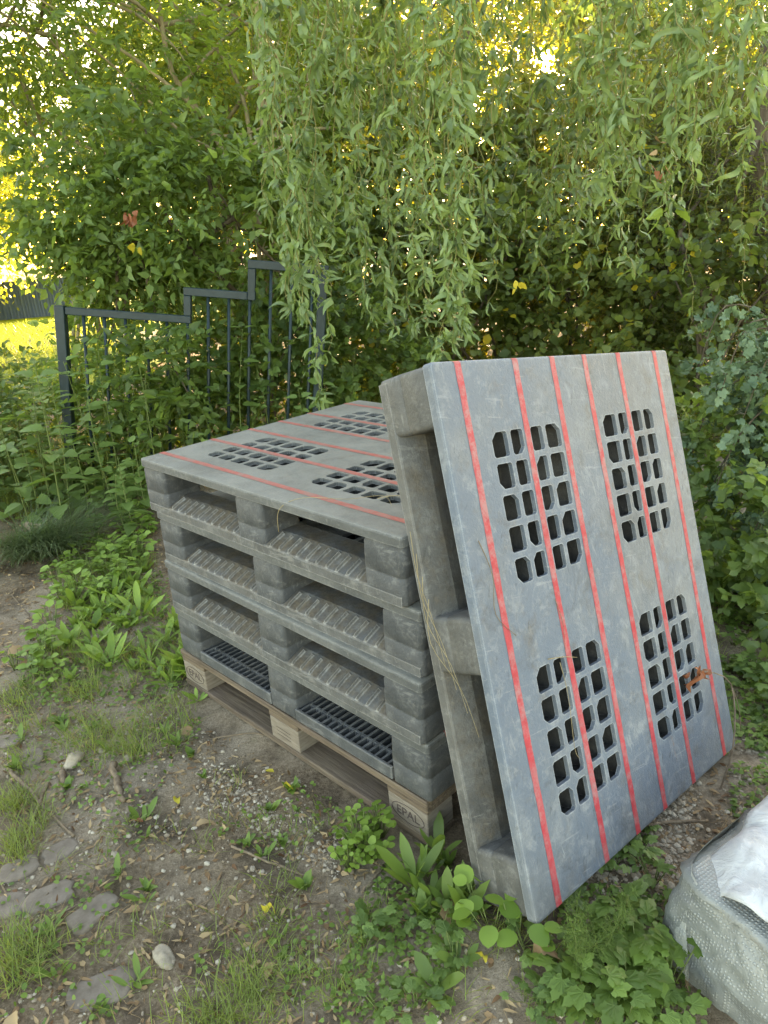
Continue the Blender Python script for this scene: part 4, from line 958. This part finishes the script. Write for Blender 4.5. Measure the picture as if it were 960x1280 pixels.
flag(30, 945, .05, .035, .3, 'grey-brown paving stone nearest the largest pale stone, left edge'); flag(5, 925, .05, .03, .2, 'paving stone cut by the left edge, higher of the pair'); flag(22, 1085, .042, .03, .5, 'reddish paving stone below the long sticks at the left edge')
flag(75, 1060, .04, .028, .7, 'paving stone right of the reddish one'); flag(60, 1120, .05, .033, .4, 'broad paving stone below the reddish one'); flag(10, 1130, .04, .03, .2, 'paving stone at the left edge under the reddish one'); flag(115, 1140, .05, .03, .9, 'worn paving stone right of the broad one'); flag(105, 1240, .09, .035, .35, 'long smooth paving stone nearest the bottom left corner')
# pale slab and post piece at the left edge
m = MB(); m.box((-.14, -.05, 0), (.14, .05, .05), .008); o = m.build('stone_slab', ROCK); q = atg(62, 660); o.location = (q[0], q[1], 0); o.rotation_euler = (.05, 0, -.2); tag(o, 'pale flat slab lying between the grass clump and the nettles', 'slab')
k = NM('white_plastic', .5); k.col(k.ramp(k.noise(8, 4), [(.3, (.5, .52, .55)), (.7, (.7, .7, .7))]))
m = MB(); m.box((-.06, -.05, 0), (.035, .05, .17), .006); o = m.build('white_post', k.m, smooth=False); q = atg(-14, 716); o.location = (q[0], q[1], 0); tag(o, 'short whitish post cut by the left edge beside the grass clump', 'post')
# sticks
def stick(pts, r, label, grp=None, name='stick', mat=TWIG, fork=0, cat='stick', lift=.0):
    W = []; n = len(pts)
    for i, (a, b) in enumerate(pts): q = atg(a, b); W.append((q[0], q[1], float(gz(q[0], q[1]))+r*.8+lift))
    P = path(*W); r3 = np.random.default_rng(int(pts[0][0]*3+pts[0][1])); P = P+r3.normal(size=P.shape)*r*.35; org_ = P[0].copy(); m = MB(); m.tube(P, np.linspace(r, r*.6, len(P))*r3.uniform(.85, 1.15, len(P)), 8)
    for j in range(fork):
        i = len(P)*(j+1)//(fork+2); d = nrm(r3.normal(size=3)*[1, 1, .2]); m.tube(bend(P[i], P[i]+d*r*18, r3, .1, 5), np.linspace(r*.6, r*.2, 5), 5)
    o = m.build(name, mat, None, org_); o.location = org_; return tag(o, label, cat, grp)
stick([(8, 958), (50, 1000), (92, 1045)], .007, 'longest brown stick lying diagonally at the left edge'); stick([(60, 975), (45, 1010), (30, 1060)], .006, 'brown stick crossing under the longest stick')
stick([(78, 962), (80, 985), (76, 1000)], .0095, 'short thick barky stick right of the longest stick'); stick([(143, 960), (150, 985), (155, 1003)], .013, 'thickest barky log piece below the lush weeds')
stick([(0, 1140), (25, 1135), (60, 1118)], .004, 'pale bent twig at the left edge'); stick([(0, 1100), (15, 1130), (20, 1150)], .003, 'thin pale twig crossing the bent one')
stick([(185, 935), (240, 925), (310, 915), (330, 918)], .003, 'long thin twig lying before the wooden pallet', fork=1); stick([(290, 1060), (335, 1075), (385, 1095)], .0045, 'crooked forked twig on the dirt in the middle foreground', fork=2)
stick([(165, 1070), (185, 1055), (200, 1045)], .0025, 'short thin twig between the white stone and the crooked twig'); stick([(15, 745), (35, 768), (45, 790)], .003, 'thin twig on the pale dust at the left'); stick([(105, 1280), (125, 1240), (140, 1220)], .003, 'thin curved twig at the bottom edge')
stick([(455, 1118), (470, 1100), (480, 1085)], .005, 'short reddish stick near the lime green clump'); stick([(775, 1050), (830, 1032), (885, 1025)], .006, 'dark stick poking out right of the leaning pallet base', lift=.02)
stick([(20, 1190), (60, 1150), (110, 1120), (120, 1080)], .0022, 'long hair-thin twig over the paving stones', fork=1); stick([(250, 1130), (265, 1115), (280, 1090)], .0022, 'tiny brown twig in the middle of the dirt')
# dead leaves one can tell apart
def dleaf(px, py, s, label, mat=L_dry, T=T_SERR, name='dead_leaf'):
    q = atg(px, py); m = MB(); r3 = np.random.default_rng(int(px*5+py)); a = r3.uniform(0, 6.28); v = T[0].copy(); v[:, 2] += .25*np.sin(v[:, 0]*4)*np.abs(v[:, 1])
    leaves(m, np.zeros((1, 3)), np.array([[math.cos(a), math.sin(a), .12]]), np.array([[0, 0, 1.]])+r3.normal(size=(1, 3))*.25, s, s*.6, (v, T[1]), r3.uniform(.3, 1)); o = m.build(name, mat); o.location = (q[0], q[1], float(gz(q[0], q[1]))+.008); return tag(o, label, 'leaf')
dleaf(225, 1000, .05, 'yellow willow leaf on the dirt nearest the barky log', L_yellow, T_WIL[0], 'yellow_leaf'); dleaf(355, 992, .05, 'yellow curved leaf on the dirt before the wooden pallet', L_yellow, T_WIL[1], 'yellow_leaf'); dleaf(343, 968, .03, 'little yellow oval leaf close to the wooden pallet', L_yellow, T_OVAL, 'yellow_leaf')
dleaf(240, 915, .055, 'tan crumpled leaf at the foot of the stack'); dleaf(245, 1030, .05, 'pinkish tan leaf in the middle of the dirt'); dleaf(560, 1175, .08, 'large brown curled leaf under the leaning pallet foot'); dleaf(10, 820, .09, 'large tan leaf at the left edge above the paving stones'); dleaf(25, 835, .07, 'tan leaf touching the large one at the left edge')
dleaf(680, 1228, .09, 'long brown strap leaf in front of the leaning pallet', L_dry, T_WIL[3]); dleaf(610, 1225, .04, 'yellow leaf near the pale rosette', L_yellow, T_WIL[0], 'yellow_leaf'); dleaf(168, 1025, .03, 'orange leaf near the barky log', L_rust, T_OVAL); dleaf(345, 1142, .035, 'cream narrow leaf low in the middle foreground', L_yellow, T_WIL[2], 'yellow_leaf'); dleaf(340, 1205, .04, 'pale curl of bark or leaf low in the foreground'); dleaf(175, 1140, .04, 'tan leaf above the flat crusty stone')
dleaf(145, 1215, .03, 'small rusty leaf near the bottom edge', L_rust); dleaf(15, 1270, .05, 'dry leaf in the bottom left corner')
# straw on the pallets
def stalk(P, label, r=.0012, mat=STRAW, name='straw_stem', cat='straw'):
    P = path(*P); m = MB(); m.tube(P, np.linspace(r, r*.5, len(P)), 5); o = m.build(name, mat, None, P[0]); o.location = P[0]; return tag(o, label, cat)
def stw(u, v, z): c, s = math.cos(SY), math.sin(SY); return np.array([SO[0]+u*c-v*s, SO[1]+u*s+v*c, z])
zt = .1455+3*PZ+H
stalk([stw(.72, -.004, zt-.09), stw(.74, -.006, zt-.02), stw(.80, .03, zt+.012), stw(.9, .09, zt+.01), stw(.98, .14, zt+.02), stw(1.02, .13, zt+.004)], 'dry stalk drooping over the front edge of the top pallet', .0010)
stalk([stw(.95, .15, zt+.004), stw(1.0, .17, zt+.015), stw(1.08, .22, zt+.003)], 'dry stalk lying over the right deck holes of the top pallet')
for i in range(4):
    s0 = -.004; t0 = .86-.05*i; q = [up_pt(-.004-.004*i, t0, -.150+.01*i), up_pt(-.012, t0-.10, -.145), up_pt(-.006, t0-.2, -.13+.015*i), up_pt(-.014, t0-.3, -.11+.02*i)]
    stalk(q, 'pale dry stalk %s caught on the side of the leaning pallet' % ['highest', 'thin second', 'crossing', 'lower', 'lowest'][i], .0008)
stalk([up_pt(.04, .82, .003), up_pt(.06, .74, .006), up_pt(.05, .66, .003), up_pt(.10, .60, .005)], 'dark thin vine stem on the face of the leaning pallet beside its first stripe', .0012, TWIG, 'vine_stem', 'stem')
stalk([up_pt(.19, .52, .006), up_pt(.24, .51, .012), up_pt(.30, .49, .004)], 'pale straw across the lower left holes of the leaning pallet', .0013)
stalk([up_pt(.23, .50, .006), up_pt(.235, .42, .008), up_pt(.23, .30, .003), up_pt(.24, .27, .004)], 'fine straw hanging over the lower left holes of the leaning pallet', .0008)
stalk([up_pt(.26, .64, .002), up_pt(.27, .58, .004), up_pt(.262, .52, .003)], 'short dark hairline stem between the left hole grids of the leaning pallet', .0008, TWIG, 'vine_stem', 'stem')
# dead twig with a russet leaf standing before the leaning pallet
base = atg(893, 1005, -.07); tw = thing('dead_shoot', 'thin dead shoot with a russet curled leaf before the leaning pallet, lower right', 'shoot', tuple(base)); m = MB()
tip = up_pt(.80, .30, .03); e1 = up_pt(.93, .22, .05)
P = path(base, (base+e1)/2+np.array([.02, -.02, 0]), e1, tip); m.tube(P, np.linspace(.003, .0015, len(P)), 5); m.tube(path(e1, e1+[.03, .0, -.08], e1+[.04, -.01, -.16]), .0012, 4); m.build('stem', TWIG, tw, base)
m = MB(); n = 6; leaves(m, tip+rg.normal(size=(n, 3))*.010, rg.normal(size=(n, 3))*.35+np.array([.1, -.1, -1]), rg.normal(size=(n, 3)), np.array([.06, .05, .045, .055, .04, .05]), .018, T_WIL[3], rg.random(n)); m.build('russet_leaf', L_rust, tw, base)

# ------------------------------------------------------------------ bubble-wrapped bundle
for nm_, c0, c1 in (('bubble_wrap', (.13, .14, .135), (.24, .25, .235)), ('doubled_bubble_wrap', (.30, .31, .29), (.42, .42, .39))):
  k = NM(nm_, .32, .6)
  vo = k.n('ShaderNodeTexVoronoi'); vo.feature = 'F1'; vo.inputs['Scale'].default_value = 135; vo.inputs['Randomness'].default_value = .25; k.l(k.co(), vo.inputs['Vector'])
  dots = k.ramp(vo.outputs['Distance'], [(.22, 1.0), (.42, 0.0)])
  wr = k.noise(9, 6, .7, dist=1.2)
  k.col(k.mix(k.math('MULTIPLY', dots, .32), k.ramp(wr, [(.3, c0), (.7, c1)]), (.50, .51, .48)))
  k.bump(k.math('ADD', dots, k.math('MULTIPLY', wr, 3.0)), .5, .004); BUB, BUB2 = (k.m, None) if nm_ == 'bubble_wrap' else (BUB, k.m)
k = NM('white_film', .33, .5); n1 = k.noise(7, 7, .65, stretch=(1, 2.2, 1), dist=2.0); k.col(k.ramp(n1, [(.3, (.38, .39, .40)), (.7, (.54, .55, .55))])); k.bump(n1, .8, .015); FILM = k.m
bd = thing('wrapped_bundle', 'bulky bundle in bubble wrap under a crumpled white plastic sheet at the lower right', 'bundle', (1.085, 1.05, -.06))
m = MB(); nu, nv = 240, 70; V = []
zb, ztop = -.05, .272
for j in range(nv):
    t = j/(nv-1)
    for i in range(nu):
        a = 2*math.pi*i/nu; cx, cy = math.cos(a), math.sin(a); p = (abs(cx)**9+abs(cy)**9)**(-1/9)
        # side then closing top
        if t < .75: s = t/.75; k_ = 1+.05*math.sin(s*3.0)-.04*s*s; z = zb+(ztop-zb)*s
        else: s = (t-.75)/.25; k_ = 1.01*(1-s)+.0; z = ztop+.02*math.sin(s*1.57)
        V.append((cx*p*.37*k_, cy*p*.44*k_, z))
V = np.array(V); Vw = V+[1.3, 2.7, 0]
V[:, :2] *= (1+.05*(vnoise(Vw, 7, 91)-.5)[:, None]+.09*(np.abs(vnoise(Vw*[1, 1, .30], 13, 92)-.5))[:, None]-.05*(np.abs(vnoise(Vw*[1, 1, .6]+Vw[:, [2, 0, 1]]*.5, 31, 94)-.5))[:, None]); V[:, 2] += (vnoise(Vw, 9, 93)-.5)*.02
i_ = np.arange(nv*nu).reshape(nv, nu); F = np.stack([i_[:-1], np.roll(i_[:-1], -1, 1), np.roll(i_[1:], -1, 1), i_[1:]], -1).reshape(-1, 4)
m.add(V, F); ob = m.build('bubble_wrap', BUB, bd); ob.rotation_euler = (0, 0, -1.05)
# overlapping flap seam of the wrap
Pf = []
m = MB(); n = 26; V = []
for j in range(n):
    t = j/(n-1); a = 3.60+.05*math.sin(t*5); r_ = 1.025+.01*math.sin(t*6)
    for q in range(9):
        aa = a+q*.055; cx, cy = math.cos(aa), math.sin(aa); p = (abs(cx)**9+abs(cy)**9)**(-1/9); s = t; k_ = (1+.05*math.sin(s*3.0)-.04*s*s)*(1.03-.003*q)
        V.append((cx*p*.37*k_, cy*p*.44*k_, zb+(ztop-zb)*s*1.02))
V = np.array(V); Vw = V+[1.3, 2.7, 0]; V[:, :2] *= (1+.05*(vnoise(Vw, 7, 91)-.5)[:, None])
ii = np.arange(n*9).reshape(n, 9); m.add(V, np.stack([ii[:-1, :-1], ii[:-1, 1:], ii[1:, 1:], ii[1:, :-1]], -1).reshape(-1, 4)); fl_ = m.build('wrap_flap', BUB2, bd); fl_.rotation_euler = (0, 0, -1.05)
# white sheet: a crumpled skin draped over the bundle's top and shoulder
m = MB(); n = 90; V = []
for j in range(n):
    for i in range(n):
        u = i/(n-1)*2-1; v = j/(n-1)*2-1; x = u*.345; y = v*.41; d = max(0, (abs(u)**4+abs(v)**4)**.25-.9)
        V.append((x, y, ztop+.052-.35*d*d*4-.02*(u*u+v*v)))
V = np.array(V); Vw = V+[5.3, 2.7, 3]
V[:, 2] += (vnoise(Vw*[1, 2.5, 1], 7, 95)-.5)*.03+np.abs(vnoise(Vw*[1, 1.6, 1], 12, 96)-.5)*.03+np.abs(vnoise(Vw*[1.5, 1, 1], 26, 98)-.5)*.012
V[:, :2] += (np.stack([vnoise(Vw, 14, 97), vnoise(Vw+9, 14, 97)], 1)-.5)*.035
ii = np.arange(n*n).reshape(n, n); m.add(V, np.stack([ii[:-1, :-1], ii[:-1, 1:], ii[1:, 1:], ii[1:, :-1]], -1).reshape(-1, 4)); wsht = m.build('white_sheet', FILM, bd); wsht.rotation_euler = (0, 0, -1.05); wsht.location = (.012, .0, .03)
so_ = wsht.modifiers.new('thick', 'SOLIDIFY'); so_.thickness = .0015
